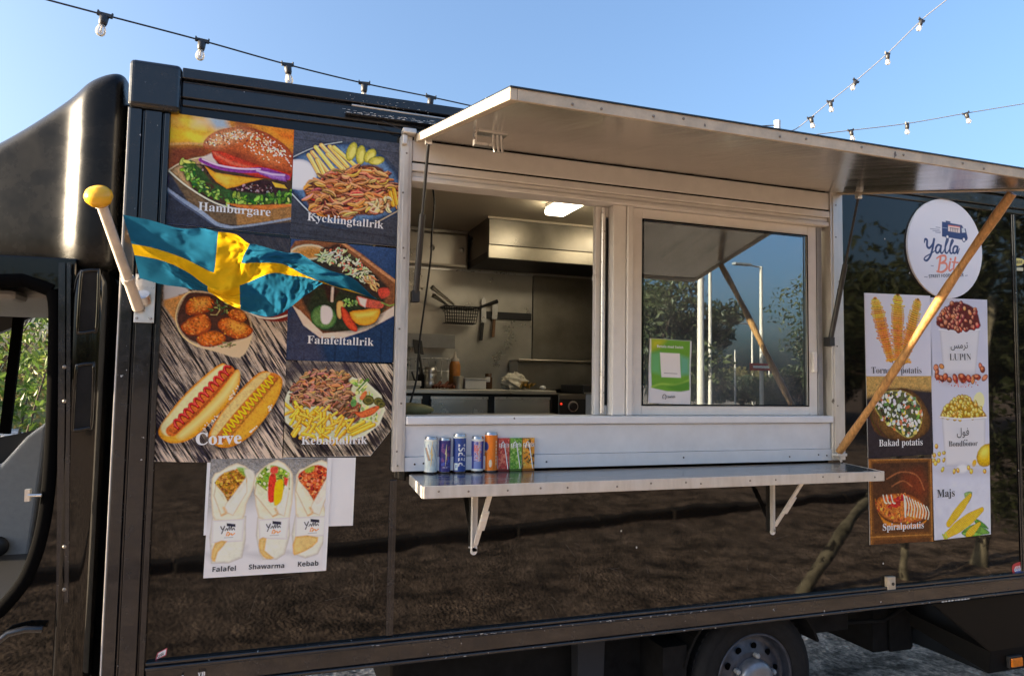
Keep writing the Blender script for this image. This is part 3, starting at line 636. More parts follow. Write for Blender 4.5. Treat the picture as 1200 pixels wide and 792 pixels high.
# wind fairing: lofted shell bulging over the cab
mb = MB(); secs = []
prof = [(-.515, 2.815, .075, 2.120), (-.526, 2.84, .036, 2.110), (-.550, 2.845, .022, 2.105), (-.59, 2.83, .023, 2.10), (-.625, 2.81, .029, 2.10), (-.650, 2.795, .043, 2.10), (-.675, 2.775, .066, 2.10), (-.700, 2.757, .086, 2.10), (-.73, 2.733, .100, 2.10), (-.79, 2.685, .118, 2.10), (-.88, 2.615, .142, 2.10), (-1.0, 2.54, .18, 2.10), (-1.2, 2.44, .26, 2.10), (-1.5, 2.32, .42, 2.10)]
for (x, zt, ys_, zb) in prof:
    r = min(.09, (zt-zb)*.42); loop = [(ys_+.075, zb-.006), (ys_+.028, zb+.010), (ys_+.006, zb+.05), (ys_, zb+.12)]
    loop += [(ys_+.004, zt-r-.03)]+[(ys_+r-r*math.cos(a), zt-r+r*math.sin(a)) for a in np.linspace(.25, math.pi/2, 6)]
    full = loop+[(2.05-(y-.0), z) for y, z in loop[::-1]]
    secs.append([(x, y, z) for y, z in full])
n = len(secs[0])
for s_ in secs: mb.v += s_
for a in range(len(secs)-1):
    for k in range(n-1): mb.f.append([a*n+k, (a+1)*n+k, (a+1)*n+k+1, a*n+k+1]); mb.m.append(0); mb.sm.append(True)
mb.f.append(list(range(n))); mb.m.append(0); mb.sm.append(False); mb.f.append([(len(secs)-1)*n+k for k in range(n)][::-1]); mb.m.append(0); mb.sm.append(False)
fa = mb.build('wind_fairing', mat('fairing_paint', (.010,.0095,.009), .27, var=.4, vs_=9, bump=.10, bs=45, spec=.19, rvar=.07, spots=((.04,.04,.04), 21, .72)), T)
sd_ = fa.modifiers.new('subd', 'SUBSURF'); sd_.levels = 1; sd_.render_levels = 2

# chassis, wheel, mudguard, tool box
WX, WZ, WR = 2.262, .335, .335
wy = .10
def wheel(y, flip=1):
    C = (WX, y, WZ)
    pr_ = [(.205, .02), (.215, .0), (.245, -.012), (.285, -.012), (.312, -.002), (.328, .012), (.335, .035), (.335, .19), (.328, .21), (.30, .225), (.21, .225)]
    t = MB().lathe(pr_, C, 'y', 64, caps=False)
    for k in range(60):
        a = 2*math.pi*k/60; c, q = math.cos(a), math.sin(a)
        t.obox((WX+c*.3345, y+.075, WZ+q*.3345), (-q*.011, 0, c*.011), (0, .045, 0), (c*.006, 0, q*.006))
    W = t.build('wheel', M['rubber'], T)
    t2 = MB().lathe([(.292, -.0125), (.286, -.0145), (.280, -.0125)], C, 'y', 64, caps=False).lathe([(.262, -.0120), (.257, -.0142), (.252, -.0115)], C, 'y', 64, caps=False); t2.build('tyre_wall_ring', M['rubber'], W)
    r = MB().lathe([(.2145, .008), (.214, .002), (.207, -.004), (.200, .004), (.196, .04), (.188, .055), (.165, .050), (.125, .030), (.112, .026), (.0, .026)], C, 'y', 64, caps=False)
    R = r.build('wheel_rim', mat('painted_steel_rim', (.055,.062,.082), .4, metal=.4, var=.4, vs_=25), W)
    for k in range(10):
        a = 2*math.pi*(k+.3)/10; MB().lathe([(.017, .003), (.015, .0006), (.0, .0006)], (WX+math.cos(a)*.143, y+.033, WZ+math.sin(a)*.143), 'y', 16).build('rim_hole', M['seal'], R)
    MB().lathe([(.093, .026), (.092, -.012), (.082, -.026), (.050, -.034), (.0, -.035)], C, 'y', 40).build('hub_cap', mat('grey_hub_cap', (.20,.215,.25), .35, metal=.5, var=.2, vs_=30), R)
    for k in range(5):
        a = 2*math.pi*k/5+.2; MB().lathe([(.013, .02), (.013, -.004), (.008, -.010), (0, -.011)], (WX+math.cos(a)*.108, y, WZ+math.sin(a)*.108), 'y', 6, 0, False).build('wheel_nut', M['grey'], R)
wheel(wy)
MB().box(-.4, 5.0, .55, .68, .44, .60).box(-.4, 5.0, 1.45, 1.58, .44, .60).build('chassis_rail', M['black_dull'], T)
ar = [(WX+math.cos(a)*.40, WZ+math.sin(a)*.40) for a in np.linspace(2.9, .35, 16)]
mg_ = MB()
for (a, b_) in zip(ar, ar[1:]): mg_.bar((a[0], .22, a[1]), (b_[0], .22, b_[1]), .24, .012, 0, (0, 0, 1))
mg_.box(WX-.50, WX-.375, .11, .34, .20, .53).build('mudguard', M['black_dull'], T)
p = at(690, 750, -.25)
MB().prism([(p.x-.10, .62), (p.x+.10, .62), (p.x+.07, .56), (p.x+.06, .20), (p.x-.06, .20), (p.x-.07, .56)], .22, .30).build('outrigger_bracket', mat('grey_primer', (.028,.031,.038), .6, spec=.2), T, bevel=.005)
MB().box(p.x-.9, p.x+.45, .32, 1.7, .28, .56).build('fuel_tank', M['black_dull'], T, bevel=.03)
p = at(1046, 740, -.35); MB().box(p.x-.16, p.x+.13, .33, .75, .27, .62).box(p.x-.06, p.x+.10, .31, .329, .27, .50).build('battery_box', M['black_dull'], T, bevel=.01)
p = at(985, 725, -.2); MB().box(p.x-.22, p.x+.05, .2, .6, .47, .60).box(p.x-.3, p.x+.5, .3, .36, .52, .58).tube([(p.x-.5, .25, .56), (p.x, .23, .50), (p.x+.35, .26, .47), (p.x+.75, .3, .60)], .012, 8).build('underbody_pipe', M['black_dull'], T, bevel=.01)
# flared tool locker behind the wheel
A_, B_, C_, D_ = [at(*p, 0) for p in ((1092, 706), (1157, 761), (1152, 789), (1075, 715))]
f0 = [(A_.x, .005, .630), (B_.x+.0, -.02, B_.z), (5.2, -.02, B_.z+.0), (5.2, .005, .630)]
lk_ = MB()
zb = C_.z
lk_.add([(A_.x, .005, .630), (5.2, .005, .630), (5.2, -.02, B_.z), (B_.x, -.02, B_.z), (5.2, -.012, zb), (B_.x-.01, -.012, zb),
         (A_.x-.05, .75, .630), (5.2, .75, .630), (5.2, .75, zb), (B_.x-.01, .75, zb)],
        [(0, 1, 2, 3), (3, 2, 4, 5), (0, 3, 5, 9, 6), (1, 7, 8, 4, 2), (6, 9, 8, 7), (5, 4, 8, 9), (0, 6, 7, 1)])
LK = lk_.build('tool_locker', mat('dull_black_paint', (.005,.005,.005), .35, spec=.10), T, bevel=.006)
p = at(1187, 774, .02); MB().box(p.x-.045, p.x+.05, -.034, -.016, p.z-.030, p.z+.030).build('marker_lamp', M['dark'], LK, bevel=.003)
MB().box(p.x-.038, p.x+.043, -.046, -.0345, p.z-.023, p.z+.023).build('marker_lens', M['amber'], LK, bevel=.006)
p = at(1043, 683, .01); MB().box(p.x-.026, p.x+.026, -.020, -.0005, p.z-.033, p.z+.033).box(p.x-.017, p.x+.017, -.024, -.0205, p.z-.016, p.z+.014).lathe([(.008, -.0245), (.008, -.028)], (p.x+.003, 0, p.z), 'y', 12, 1).build('power_inlet', [M['edge_cream'], M['dark']], T, bevel=.003)
p = at(911, 148, -.9); MB().tube([(p.x, .9, 2.84), (p.x, .9, p.z+.035)], .020, 16).build('roof_vent_pipe', M['whiteframe'], T)
# paint chips along the rails
ch = MB(); g2 = random.Random(5)
def chip(x, y, z, w, h):
    k = g2.randint(5, 7); ch.add([(x+w*math.cos(6.283*i/k)*g2.uniform(.5, 1), y, z+h*math.sin(6.283*i/k)*g2.uniform(.5, 1)) for i in range(k)], [list(range(k))])
for _ in range(46): chip(g2.choice([.85, 1.0, 1.35, 1.6, 1.9, .6])+g2.gauss(0, .12), -.0272, ZR-.020+g2.uniform(-.003, .003), g2.uniform(.002, .012), g2.uniform(.0008, .0018))
for _ in range(16): chip(g2.uniform(.3, 3.8), -.0232, Z0+.006+g2.uniform(-.003, .003), g2.uniform(.002, .014), g2.uniform(.001, .002))
for _ in range(70): chip(g2.uniform(.25, .62), -.0512, 2.7635+g2.uniform(-.007, .007), g2.uniform(.002, .014), g2.uniform(.0006, .0022))
for _ in range(30): chip(g2.uniform(.2, .6), -.0312, 2.82+g2.gauss(0, .012), g2.uniform(.001, .006), g2.uniform(.0005, .0015))
for (px, py) in ((550, 641), (728, 622), (746, 641), (460, 708), (458, 692), (457, 675), (980, 258), (1075, 290), (905, 574), (1037, 280), (1066, 320), (1035, 660)): q = at(px, py, .002); chip(q.x, -.0015, q.z, .005, .006)
q = at(1097, 704, .0); 
for i in range(9): chip(q.x+.02+.022*i, -.0232, Z0+.004, .014, .005)
sr = MB()
for _ in range(34):
    x, z = g2.uniform(-.2, 3.9), g2.choice([g2.uniform(.76, 1.3), g2.uniform(.76, 1.0)]); a_ = g2.choice([g2.gauss(0, .15), g2.gauss(1.57, .2), g2.gauss(-.6, .2)]); l_ = g2.uniform(.015, .10)
    if -.36 < x < .5 and z > 1.05: continue
    q0, q1 = Vector((x, -.0013, z)), Vector((x+l_*math.cos(a_), -.0013, z+l_*math.sin(a_))); n_ = Vector((-math.sin(a_), 0, math.cos(a_)))*g2.uniform(.0002, .0005)
    sr.add([q0-n_, q0+n_, q1+n_*.4, q1-n_*.4], [(0, 1, 2, 3)])
tag(sr.build('scratches', mat('dull_scratch', (.07,.066,.06), .7), T, fix=False), kind='stuff')
tag(ch.build('paint_chips', mat('bare_primer', (.55,.54,.52), .6, var=.2, vs_=90), T, fix=False), kind='stuff')

# ------------------------------------------------------------------ menu prints on the side wall
g = np.random.default_rng(21)
def sign(name, label, cat, cv, group='printed menu sheets on the truck side', cut=None, poly=None, m=None, items=None, ink_m=None, backing=True, bulge=None):
    o = thing(name, label, cat, (cv.A.x+.5*cv.ux.x, cv.A.y, cv.A.z+cv.uz.z), group)
    cv.sheet(o, 'print', m, cut, bulge)
    if backing: cv.board(o, poly=poly)
    if items: letters(o, items, ink_m or M['whiteink'])
    return o
def jit(c, a=12): return tuple(np.clip(np.array(c)+g.normal(0, a, 3), 0, 255))
def shreds(cv, P, n, cols, L=(3, 9), w=(1.2, 2.6), ang=(0, 180), dark=(60, 32, 26), hi=(225, 165, 125)):
    for p in sorted(cv.inside(P, n, g), key=lambda q: q[1]):
        a = math.radians(g.uniform(*ang)); l = g.uniform(*L)/2*1.15; d = np.array([math.cos(a), math.sin(a)])*l; k = g.uniform(*w)*1.15
        cv.flake(np.array(p)-d, np.array(p)+d, k, jit(cols[g.integers(len(cols))], 15), dark, jit(hi, 15), g)
def dots(cv, P, n, cols, r=(.5, 1.1), el=1.5, al=.9):
    for p in cv.inside(P, n, g):
        q = g.uniform(*r); cv.ell(p, q*el, q, g.uniform(0, 180), jit(cols[g.integers(len(cols))], 9), .3, al)
def planks(cv, ang, seed, cols=((72, 62, 74), (205, 190, 180)), per=5.0):
    """weathered boards: streaks running at an angle"""
    yy, xx = np.mgrid[0:cv.H, 0:cv.W]/cv.k; a = math.radians(ang); u = xx*math.cos(a)+yy*math.sin(a); v = -xx*math.sin(a)+yy*math.cos(a)
    def sn(cu, cvv, sd_):
        r = np.random.default_rng(sd_).random((64, 64)); U, V_ = u/cu+20, v/cvv+20; ui, vi = np.floor(U).astype(int), np.floor(V_).astype(int); fu, fv = U-ui, V_-vi
        fu, fv = fu*fu*(3-2*fu), fv*fv*(3-2*fv); R = lambda i, j: r[i % 64, j % 64]
        return (R(ui, vi)*(1-fu)+R(ui+1, vi)*fu)*(1-fv)+(R(ui, vi+1)*(1-fu)+R(ui+1, vi+1)*fu)*fv
    t = .30*sn(22, 3.2, seed)+.34*sn(14, 1.5, seed+1)+.30*sn(9, .8, seed+2)+.34*sn(48, 34, seed+3)-.12
    t = np.clip((t-.34)/.36, 0, 1)
    gap = np.abs(((v+1.6*sn(60, 30, seed+4))/per/3) % 1-.5) < .075*(.4+1.2*sn(18, 6, seed+5))
    c0, c1 = ink(cols[0]), ink(cols[1]); cv.im[:] = c0+(c1-c0)*(t**1.25)[..., None]; cv.im[gap] *= .25
    return t

# --- burger
cv = Cv((200.5, 132.3), (344.6, 152.5), (194.5, 262), bgc=(66, 68, 86)); K = zz(195, 125, 5.66)
cv.grad((60, 62, 82), (52, 56, 76)); cv.grain(.25, 20, 6, 3)
cv.poly(K((-20, 40), (860, 40), (860, 330), (500, 330), (20, 420), (-20, 420)), (150, 88, 52), 2)
cv.poly(K((-20, 30), (420, 30), (420, 250), (230, 255), (20, 265), (-20, 260)), (226, 160, 62), 8, nz=.25, nsc=(14, 7))
for p in K((90, 95), (60, 190), (180, 120), (210, 215), (330, 190)): cv.ell(p, 15, 6, g.uniform(-40, 20), jit((240, 190, 70)), 3, .7)
cv.poly(K((250, 60), (390, 80), (420, 150), (330, 150), (290, 110)), (150, 172, 206), 4); cv.poly(K((190, 70), (290, 85), (300, 140), (180, 130)), (206, 196, 178), 6, .7)
cv.line(K((20, 252), (150, 246), (260, 252)), 2.2, (214, 170, 120), 1.2)
cv.poly(K((560, 110), (860, 150), (860, 300), (720, 230)), (222, 146, 60), 6, nz=.25, nsc=(14, 5)); cv.poly(K((700, 150), (860, 170), (860, 250), (760, 220)), (206, 88, 40), 6, .7)
cv.poly(K((20, 265), (250, 262), (300, 330), (20, 410)), (126, 66, 46), 5)
# paper tray and table
cv.poly(K((10, 430), (160, 350), (260, 330), (860, 330), (860, 640), (500, 660), (300, 620), (120, 510)), (74, 56, 44), 1.5, sm=3)
cv.poly(K((30, 425), (170, 345), (260, 330), (220, 420), (110, 440), (180, 560), (60, 455)), (170, 140, 108), 2)
cv.poly(K((20, 430), (130, 520), (300, 640), (480, 690), (860, 650), (860, 760), (500, 790), (340, 770), (150, 640)), (106, 88, 72), 1.2, nz=.2)
cv.poly(K((460, 690), (860, 655), (860, 740), (470, 785)), (150, 112, 74), 1.2, nz=.15)
cv.line(K((20, 428), (130, 522), (290, 622), (420, 668), (560, 680), (860, 646)), 1.9, (214, 206, 200), .5, sm=5); cv.line(K((20, 420), (90, 378), (180, 348), (260, 336)), 1.3, (206, 190, 170), .5, sm=4)
cv.line(K((0, 540), (90, 610), (230, 700), (330, 775), (430, 800)), [3, 5, 5, 3], (140, 154, 190), .8, sm=4); cv.line(K((0, 555), (90, 628), (220, 715), (310, 780)), [1.5, 2.2, 2.2, 1.5], (84, 94, 128), .6, sm=4)
cv.line(K((430, 800), (600, 780), (860, 735)), 2.4, (136, 150, 184), .8, sm=4)
# lettuce, patty, cheese, onion, tomato, bun
cv.poly(K((100, 420), (160, 350), (240, 420), (340, 560), (420, 640), (850, 640), (850, 560), (500, 560), (260, 500)), (52, 82, 44), 1.5, nz=.5, nsc=(6, 6))
cv.poly(K((185, 385), (250, 400), (350, 520), (440, 560), (720, 590), (790, 545), (700, 495), (560, 480), (330, 440), (230, 380)), (58, 36, 44), 1.2, nz=.6, nsc=(5, 5))
dots(cv, K((200, 400), (300, 460), (440, 550), (700, 580), (700, 520), (500, 500), (330, 450)), 130, [(150, 130, 150), (96, 62, 66), (30, 18, 22)], (.5, 1.3))
for P, n in ((K((95, 360), (170, 350), (200, 470), (340, 560), (390, 620), (280, 600), (140, 500)), 95), (K((400, 570), (560, 600), (840, 560), (840, 640), (560, 650), (400, 640)), 80)):
    for p in cv.inside(P, n, g):
        q = g.uniform(1.2, 3.6); cv.ell(p, q*1.4, q*.7, g.uniform(0, 180), jit(((128, 172, 62), (86, 138, 52), (174, 206, 110), (44, 92, 40))[g.integers(4)]), .5, .85, edge=(40, 82, 36), ew=1.2)
cv.poly(K((400, 640), (560, 655), (845, 645), (845, 660), (600, 690), (470, 668)), (196, 116, 62), 1, nz=.25)
cv.poly(K((255, 395), (330, 440), (540, 470), (640, 480), (540, 505), (470, 530), (400, 545), (330, 500), (290, 450)), (232, 164, 62), .6, edge=(210, 130, 40), ew=3, nz=.12); cv.poly(K((330, 440), (430, 470), (400, 520), (340, 480)), (240, 190, 92), 2, .7)
cv.poly(K((700, 500), (780, 520), (800, 545), (720, 535)), (232, 170, 70), .6)
cv.poly(K((225, 345), (300, 310), (340, 380), (300, 395), (235, 380)), (206, 196, 204), 1.2, .9)
cv.poly(K((300, 290), (420, 300), (600, 380), (835, 440), (820, 490), (600, 470), (380, 410), (310, 340)), (186, 62, 48), .9, edge=(150, 42, 36), ew=4, nz=.15); cv.line(K((320, 310), (420, 370), (600, 420)), 3, (226, 120, 100), 1.5, .6)
cv.line(K((230, 355), (330, 398), (480, 425), (640, 425), (800, 470)), [5, 5.5, 5, 7, 6], (128, 62, 150), .7, sm=5); cv.line(K((240, 350), (340, 388), (480, 412), (620, 416)), [1.5, 2.2, 2, 2], (214, 184, 222), .5, sm=5)
cv.poly(K((590, 420), (680, 425), (790, 450), (795, 500), (700, 480), (620, 450)), (150, 110, 196), .8, edge=(108, 46, 140), ew=3); cv.line(K((600, 425), (700, 450), (780, 455)), 2, (206, 190, 232), .8, .8)
bun = K((243, 255), (262, 215), (320, 170), (420, 142), (540, 140), (660, 175), (770, 245), (830, 310), (838, 370), (835, 440), (740, 420), (600, 385), (450, 330), (330, 290), (262, 285))
cv.poly(bun, (176, 92, 56), .7, sm=3, edge=(146, 66, 44), ew=9, nz=.22, nsc=(9, 9))
cv.poly(K((260, 240), (340, 180), (470, 155), (560, 180), (470, 215), (330, 260)), (212, 170, 136), 7, .75); cv.poly(K((560, 260), (660, 290), (760, 350), (700, 370), (590, 320)), (206, 128, 84), 6, .6); cv.poly(K((420, 290), (560, 320), (600, 370), (470, 330)), (112, 44, 34), 5, .6)
dots(cv, K((250, 250), (330, 185), (470, 152), (640, 180), (760, 260), (820, 330), (700, 330), (540, 230), (330, 265)), 250, [(240, 222, 196), (226, 196, 160), (250, 240, 224), (120, 74, 60)], (.45, .85), 1.7)
dots(cv, K((480, 260), (640, 350), (830, 400), (820, 330), (640, 240)), 60, [(244, 226, 206)], (.45, .8), 1.7)
sign('menu_poster', 'poster of a sesame bun hamburger with red onion and lettuce', 'poster', cv, items=[((('Hamburgare'), (232.3, 246.5), (317, 253.5)), {})])

# --- chicken plate
cv = Cv((344.8, 152.6), (468.3, 168.2), (340.2, 279), bgc=(70, 74, 92)); K = zz(335, 155, 6.093)
cv.grad((74, 80, 104), (62, 66, 84)); cv.grain(.25, 40, 3, 5)
for y in (40, 640, 700, 735): cv.line(K((0, y), (850, y+120)), 1.2, (44, 46, 62), .8, .7)
cv.poly(K((45, 190), (230, 100), (400, 70), (560, 95), (720, 190), (815, 330), (815, 560), (640, 650), (420, 690), (230, 640), (60, 450), (30, 400)), (54, 66, 96), .8, sm=4)
cv.poly(K((60, 200), (230, 118), (400, 88), (560, 110), (700, 200), (800, 340), (800, 540), (630, 625), (420, 650), (240, 610), (80, 440), (40, 390)), (92, 124, 176), .8, sm=4, edge=(52, 74, 120), ew=7, nz=.15)
cv.line(K((45, 440), (160, 560), (240, 622)), 1.4, (176, 190, 214), .4, sm=3); cv.line(K((640, 648), (815, 552)), 1.4, (170, 160, 150), .4); cv.line(K((50, 180), (220, 105), (400, 72)), 1.0, (170, 180, 196), .4, sm=3)
cv.poly(K((30, 220), (70, 195), (150, 205), (210, 260), (220, 330), (170, 370), (130, 410), (70, 410), (30, 380)), (216, 218, 240), .8, sm=3, edge=(176, 180, 206), ew=4); cv.poly(K((90, 240), (160, 250), (140, 300), (90, 290)), (232, 230, 240), 3, .6)
for a, b in (((165, 165), (245, 310)), ((190, 145), (330, 320)), ((215, 110), (335, 260)), ((255, 95), (420, 270)), ((315, 105), (440, 245)), ((345, 110), (500, 245)), ((225, 200), (280, 315)), ((300, 160), (400, 260))):
    P = K(a, b); cv.strip(P[0], P[1], 4.6, jit((226, 184, 112), 8), (140, 92, 50), (246, 220, 160))
for c, rx, ry, an in (((470, 140), 6, 12, 18), ((535, 165), 6, 12, 5), ((600, 170), 6, 10, 35), ((645, 205), 10, 5, -18)):
    cv.ell(K(c)[0], rx, ry, an, (184, 178, 84), .6, edge=(116, 118, 44), ew=2.6); cv.ell(K((c[0]+6, c[1]+8))[0], rx*.5, ry*.6, an, (214, 208, 128), 1.2, .8)
R_ = K((150, 380), (330, 300), (560, 235), (690, 265), (740, 370), (800, 400), (795, 510), (700, 565), (560, 590), (360, 590), (230, 580), (160, 520))
cv.poly(R_, (104, 62, 44), 1.5, sm=3, nz=.4)
shreds(cv, R_, 210, [(160, 88, 58), (182, 108, 70), (136, 68, 48), (196, 132, 88), (116, 58, 44)], (6, 18), (2, 4.8), (-35, 40), (56, 28, 24), (214, 156, 116))
shreds(cv, R_, 60, [(196, 130, 84), (208, 150, 98)], (6, 16), (2, 4), (-30, 30), (80, 40, 30), (232, 186, 146))
for a, b in (((770, 410), (790, 510)), ((745, 430), (765, 520))): P = K(a, b); cv.strip(P[0], P[1], 4, (232, 160, 60), (150, 80, 30), (246, 196, 100))
shreds(cv, K((610, 480), (740, 470), (740, 560), (620, 570)), 26, [(226, 196, 160), (196, 150, 110)], (4, 9), (2, 4), (0, 180), (80, 50, 40), (246, 226, 200))
sign('menu_poster', 'poster of a chicken plate with chips, pickles and white dip', 'poster', cv, items=[(('Kycklingtallrik', (360, 258.3), (449.3, 268.2)), {})])

# --- falafel tray
cv = Cv((341.0, 279.8), (464.2, 291.5), (335.0, 421.5), bgc=(38, 56, 96)); K = zz(335, 275, 5.28)
cv.grad((50, 74, 126), (30, 56, 100)); cv.grain(.3, 40, 40, 8)
for x in (120, 310, 450, 590): cv.line(K((x, 600), (x-8, 800)), 1.3, (20, 34, 66), 1, .7)
cv.poly(K((0, 520), (60, 450), (200, 620), (240, 800), (0, 800)), (64, 66, 96), 6, .8)
cv.poly(K((20, 100), (60, 40), (320, 20), (470, 120), (690, 290), (680, 480), (520, 560), (340, 640), (210, 640), (40, 440)), (132, 84, 60), .9, nz=.15)
cv.poly(K((320, 20), (690, 290), (685, 310), (330, 45)), (178, 130, 100), .7); cv.poly(K((80, 130), (320, 60), (560, 250), (640, 330), (580, 480), (390, 600), (230, 600), (110, 430), (60, 260)), (54, 44, 40), 2, nz=.4)
cv.poly(K((45, 440), (90, 470), (230, 610), (420, 590), (670, 440), (670, 500), (500, 590), (350, 640), (210, 635), (110, 560)), (212, 196, 196), .8, nz=.12)
cv.ell(K((140, 110))[0], 20, 9, -8, (196, 150, 104), 1, edge=(222, 214, 206), ew=3); cv.ell(K((150, 115))[0], 13, 5, -8, (186, 128, 70), 1.5)
P = K((190, 130), (260, 90), (350, 90), (460, 170), (540, 250), (560, 320), (480, 290), (350, 210), (210, 165))
cv.poly(P, (70, 66, 52), 1.5, nz=.4)
for c in ((330, 100), (260, 120), (380, 200), (240, 360), (530, 300)): cv.ell(K(c)[0], 9, 7, 20, (84, 52, 40), .8, edge=(50, 30, 26), ew=3); dots(cv, K((c[0]-40, c[1]-30), (c[0]+40, c[1]-30), (c[0]+40, c[1]+30), (c[0]-40, c[1]+30)), 24, [(120, 80, 58), (50, 30, 24)], (.5, 1.1))
dots(cv, P, 150, [(206, 214, 176), (150, 186, 130), (226, 220, 200), (206, 120, 100)], (.6, 1.5), 1.8)
shreds(cv, P, 45, [(226, 226, 200), (196, 210, 160)], (4, 9), (.8, 1.5), (-60, 60), (90, 100, 70), (244, 240, 224))
shreds(cv, K((480, 260), (540, 250), (570, 340), (520, 330)), 22, [(226, 170, 120), (206, 130, 90)], (5, 10), (1, 2), (30, 80), (120, 60, 40), (244, 210, 170))
cv.poly(K((180, 330), (290, 320), (360, 360), (600, 400), (620, 450), (560, 560), (420, 600), (230, 590), (130, 460)), (44, 56, 40), 3, .9, nz=.5)
cv.ell(K((235, 510))[0], 15, 14, 20, (98, 136, 84), .7, edge=(40, 86, 48), ew=4); cv.poly(K((225, 440), (275, 450), (290, 500), (265, 550), (225, 545), (215, 490)), (212, 206, 226), 1, sm=3)
cv.poly(K((235, 310), (300, 325), (330, 350), (290, 420), (260, 410)), (60, 38, 34), 1.2, nz=.4); cv.line(K((290, 330), (285, 410)), 3, (206, 190, 190), .8)
cv.poly(K((315, 420), (350, 410), (360, 450), (340, 520), (315, 500)), (216, 180, 120), .7, sm=3, edge=(140, 96, 60), ew=2)
cv.poly(K((340, 450), (370, 460), (440, 570), (430, 600), (385, 575), (350, 520)), (206, 78, 56), .7, sm=3, edge=(150, 46, 36), ew=3); cv.poly(K((395, 480), (480, 465), (580, 460), (560, 530), (500, 560), (430, 545)), (238, 164, 66), .7, sm=3, edge=(224, 126, 40), ew=3); cv.poly(K((420, 490), (560, 475), (540, 500), (440, 515)), (246, 206, 110), 2, .8)
cv.poly(K((440, 380), (520, 400), (600, 420), (590, 455), (500, 450), (450, 430)), (190, 90, 80), .8, sm=3); cv.poly(K((445, 385), (500, 400), (490, 450), (460, 430)), (226, 206, 216), 1); cv.poly(K((570, 340), (630, 330), (640, 370), (590, 395)), (196, 76, 66), 1, sm=3); cv.line(K((590, 420), (640, 440), (670, 432)), 1.6, (120, 150, 80), .6)
dots(cv, K((350, 400), (440, 400), (440, 440), (360, 440)), 30, [(96, 130, 76), (150, 180, 110)], (.6, 1.4))
sign('menu_poster', 'poster of a falafel tray with lemon wedge on dark blue boards, partly behind the flag', 'poster', cv, items=[(('Falafeltallrik', (360, 402.3), (437.8, 405.2)), {})])

# --- nuggets and hot dogs on weathered boards
cv = Cv((192.5, 262.5), (339.8, 279.5), (181.0, 540.6), bgc=(80, 80, 90)); K = zz(180, 330, 7.742); K5 = zz(178, 420, 6.337)
planks(cv, 57, 40, ((50, 46, 62), (196, 180, 176)))
yy = np.linspace(0, 1, cv.H)[:, None, None]; xx = np.linspace(0, 1, cv.W)[None, :, None]
cv.im *= np.clip(.35+.9*(yy-.25)+.75*np.clip(xx-.45, 0, 1), .28, 1.05)            # the boards fade to dark in the print itself
cv.poly([(180, 255), (345, 270), (345, 330), (185, 335)], (58, 60, 78), 6, .9)
cv.poly(K((95, 10), (280, 40), (330, 95), (230, 120), (200, 180), (95, 200)), (176, 178, 196), 1); cv.poly(K((92, 170), (260, 120), (330, 95), (240, 180), (205, 260), (200, 360), (92, 215)), (188, 138, 88), 1.2)
cv.poly(K((330, 90), (520, 100), (700, 180), (850, 280), (895, 440), (870, 570), (780, 690), (580, 640), (400, 590), (290, 520), (215, 400), (205, 300), (250, 170)), (200, 180, 160), .9, sm=3); cv.poly(K((330, 100), (520, 110), (700, 190), (840, 290), (885, 420), (840, 500), (600, 570), (400, 560), (290, 500), (225, 400), (215, 300), (260, 180)), (74, 46, 40), 1.5, sm=3)
cv.line(K((330, 92), (260, 150), (215, 250), (205, 360), (270, 500), (400, 590)), 1, (216, 190, 150), .5, sm=4)
for pts_, c in (((290, 230), (330, 160), (430, 135), (520, 145), (550, 200), (500, 270), (400, 300), (310, 300)), 0), (((250, 400), (330, 330), (450, 290), (510, 340), (520, 420), (450, 480), (340, 490), (270, 450)), 1), (((580, 400), (610, 340), (700, 330), (800, 370), (900, 430), (860, 500), (750, 520), (640, 470)), 2), (((390, 510), (460, 460), (570, 450), (650, 490), (640, 550), (540, 590), (430, 580)), 3), (((670, 280), (740, 250), (820, 290), (840, 340), (790, 370), (700, 330)), 4):
    P = K(*pts_); cv.poly(P, (188, 98, 44), .8, sm=4, edge=(130, 54, 28), ew=5, nz=.35, nsc=(3.5, 3.5), seed=c+50)
    m_ = np.mean(P, 0); cv.poly((np.array(P)-m_)*.55+m_+np.array([2, -2]), ((206, 160, 84), (190, 110, 54), (210, 160, 80), (206, 116, 44), (196, 130, 70))[c], 3.5, .8, sm=3); dots(cv, P, 90, [(206, 130, 70), (150, 66, 34), (120, 50, 30), (216, 156, 90), (170, 84, 40)], (.4, 1.3), 1.4, .45)
for _ in range(34): p = K((600+g.normal(0, 45), 235+g.normal(0, 38)))[0]; cv.ell(p, g.uniform(1, 3.2), .8, g.uniform(0, 180), jit(((84, 100, 72), (128, 140, 100), (40, 52, 40))[g.integers(3)]), .4)
cv.line(K((520, 300), (570, 300), (600, 260)), 1, (160, 150, 110), .5, sm=3)
for _ in range(26): p = K((670+g.normal(0, 50), 580+g.normal(0, 18)))[0]; cv.ell(p, g.uniform(1, 2.4), .7, g.uniform(-40, 40), jit((120, 116, 76)), .4, .8)
cv.poly([(297, 366), (300, 355), (320, 350), (341, 352), (341, 372), (328, 377), (310, 375)], (118, 44, 40), 1.2, sm=3); cv.line([(292, 366), (305, 372), (322, 373), (338, 369)], 2.0, (214, 200, 206), .5, sm=4)
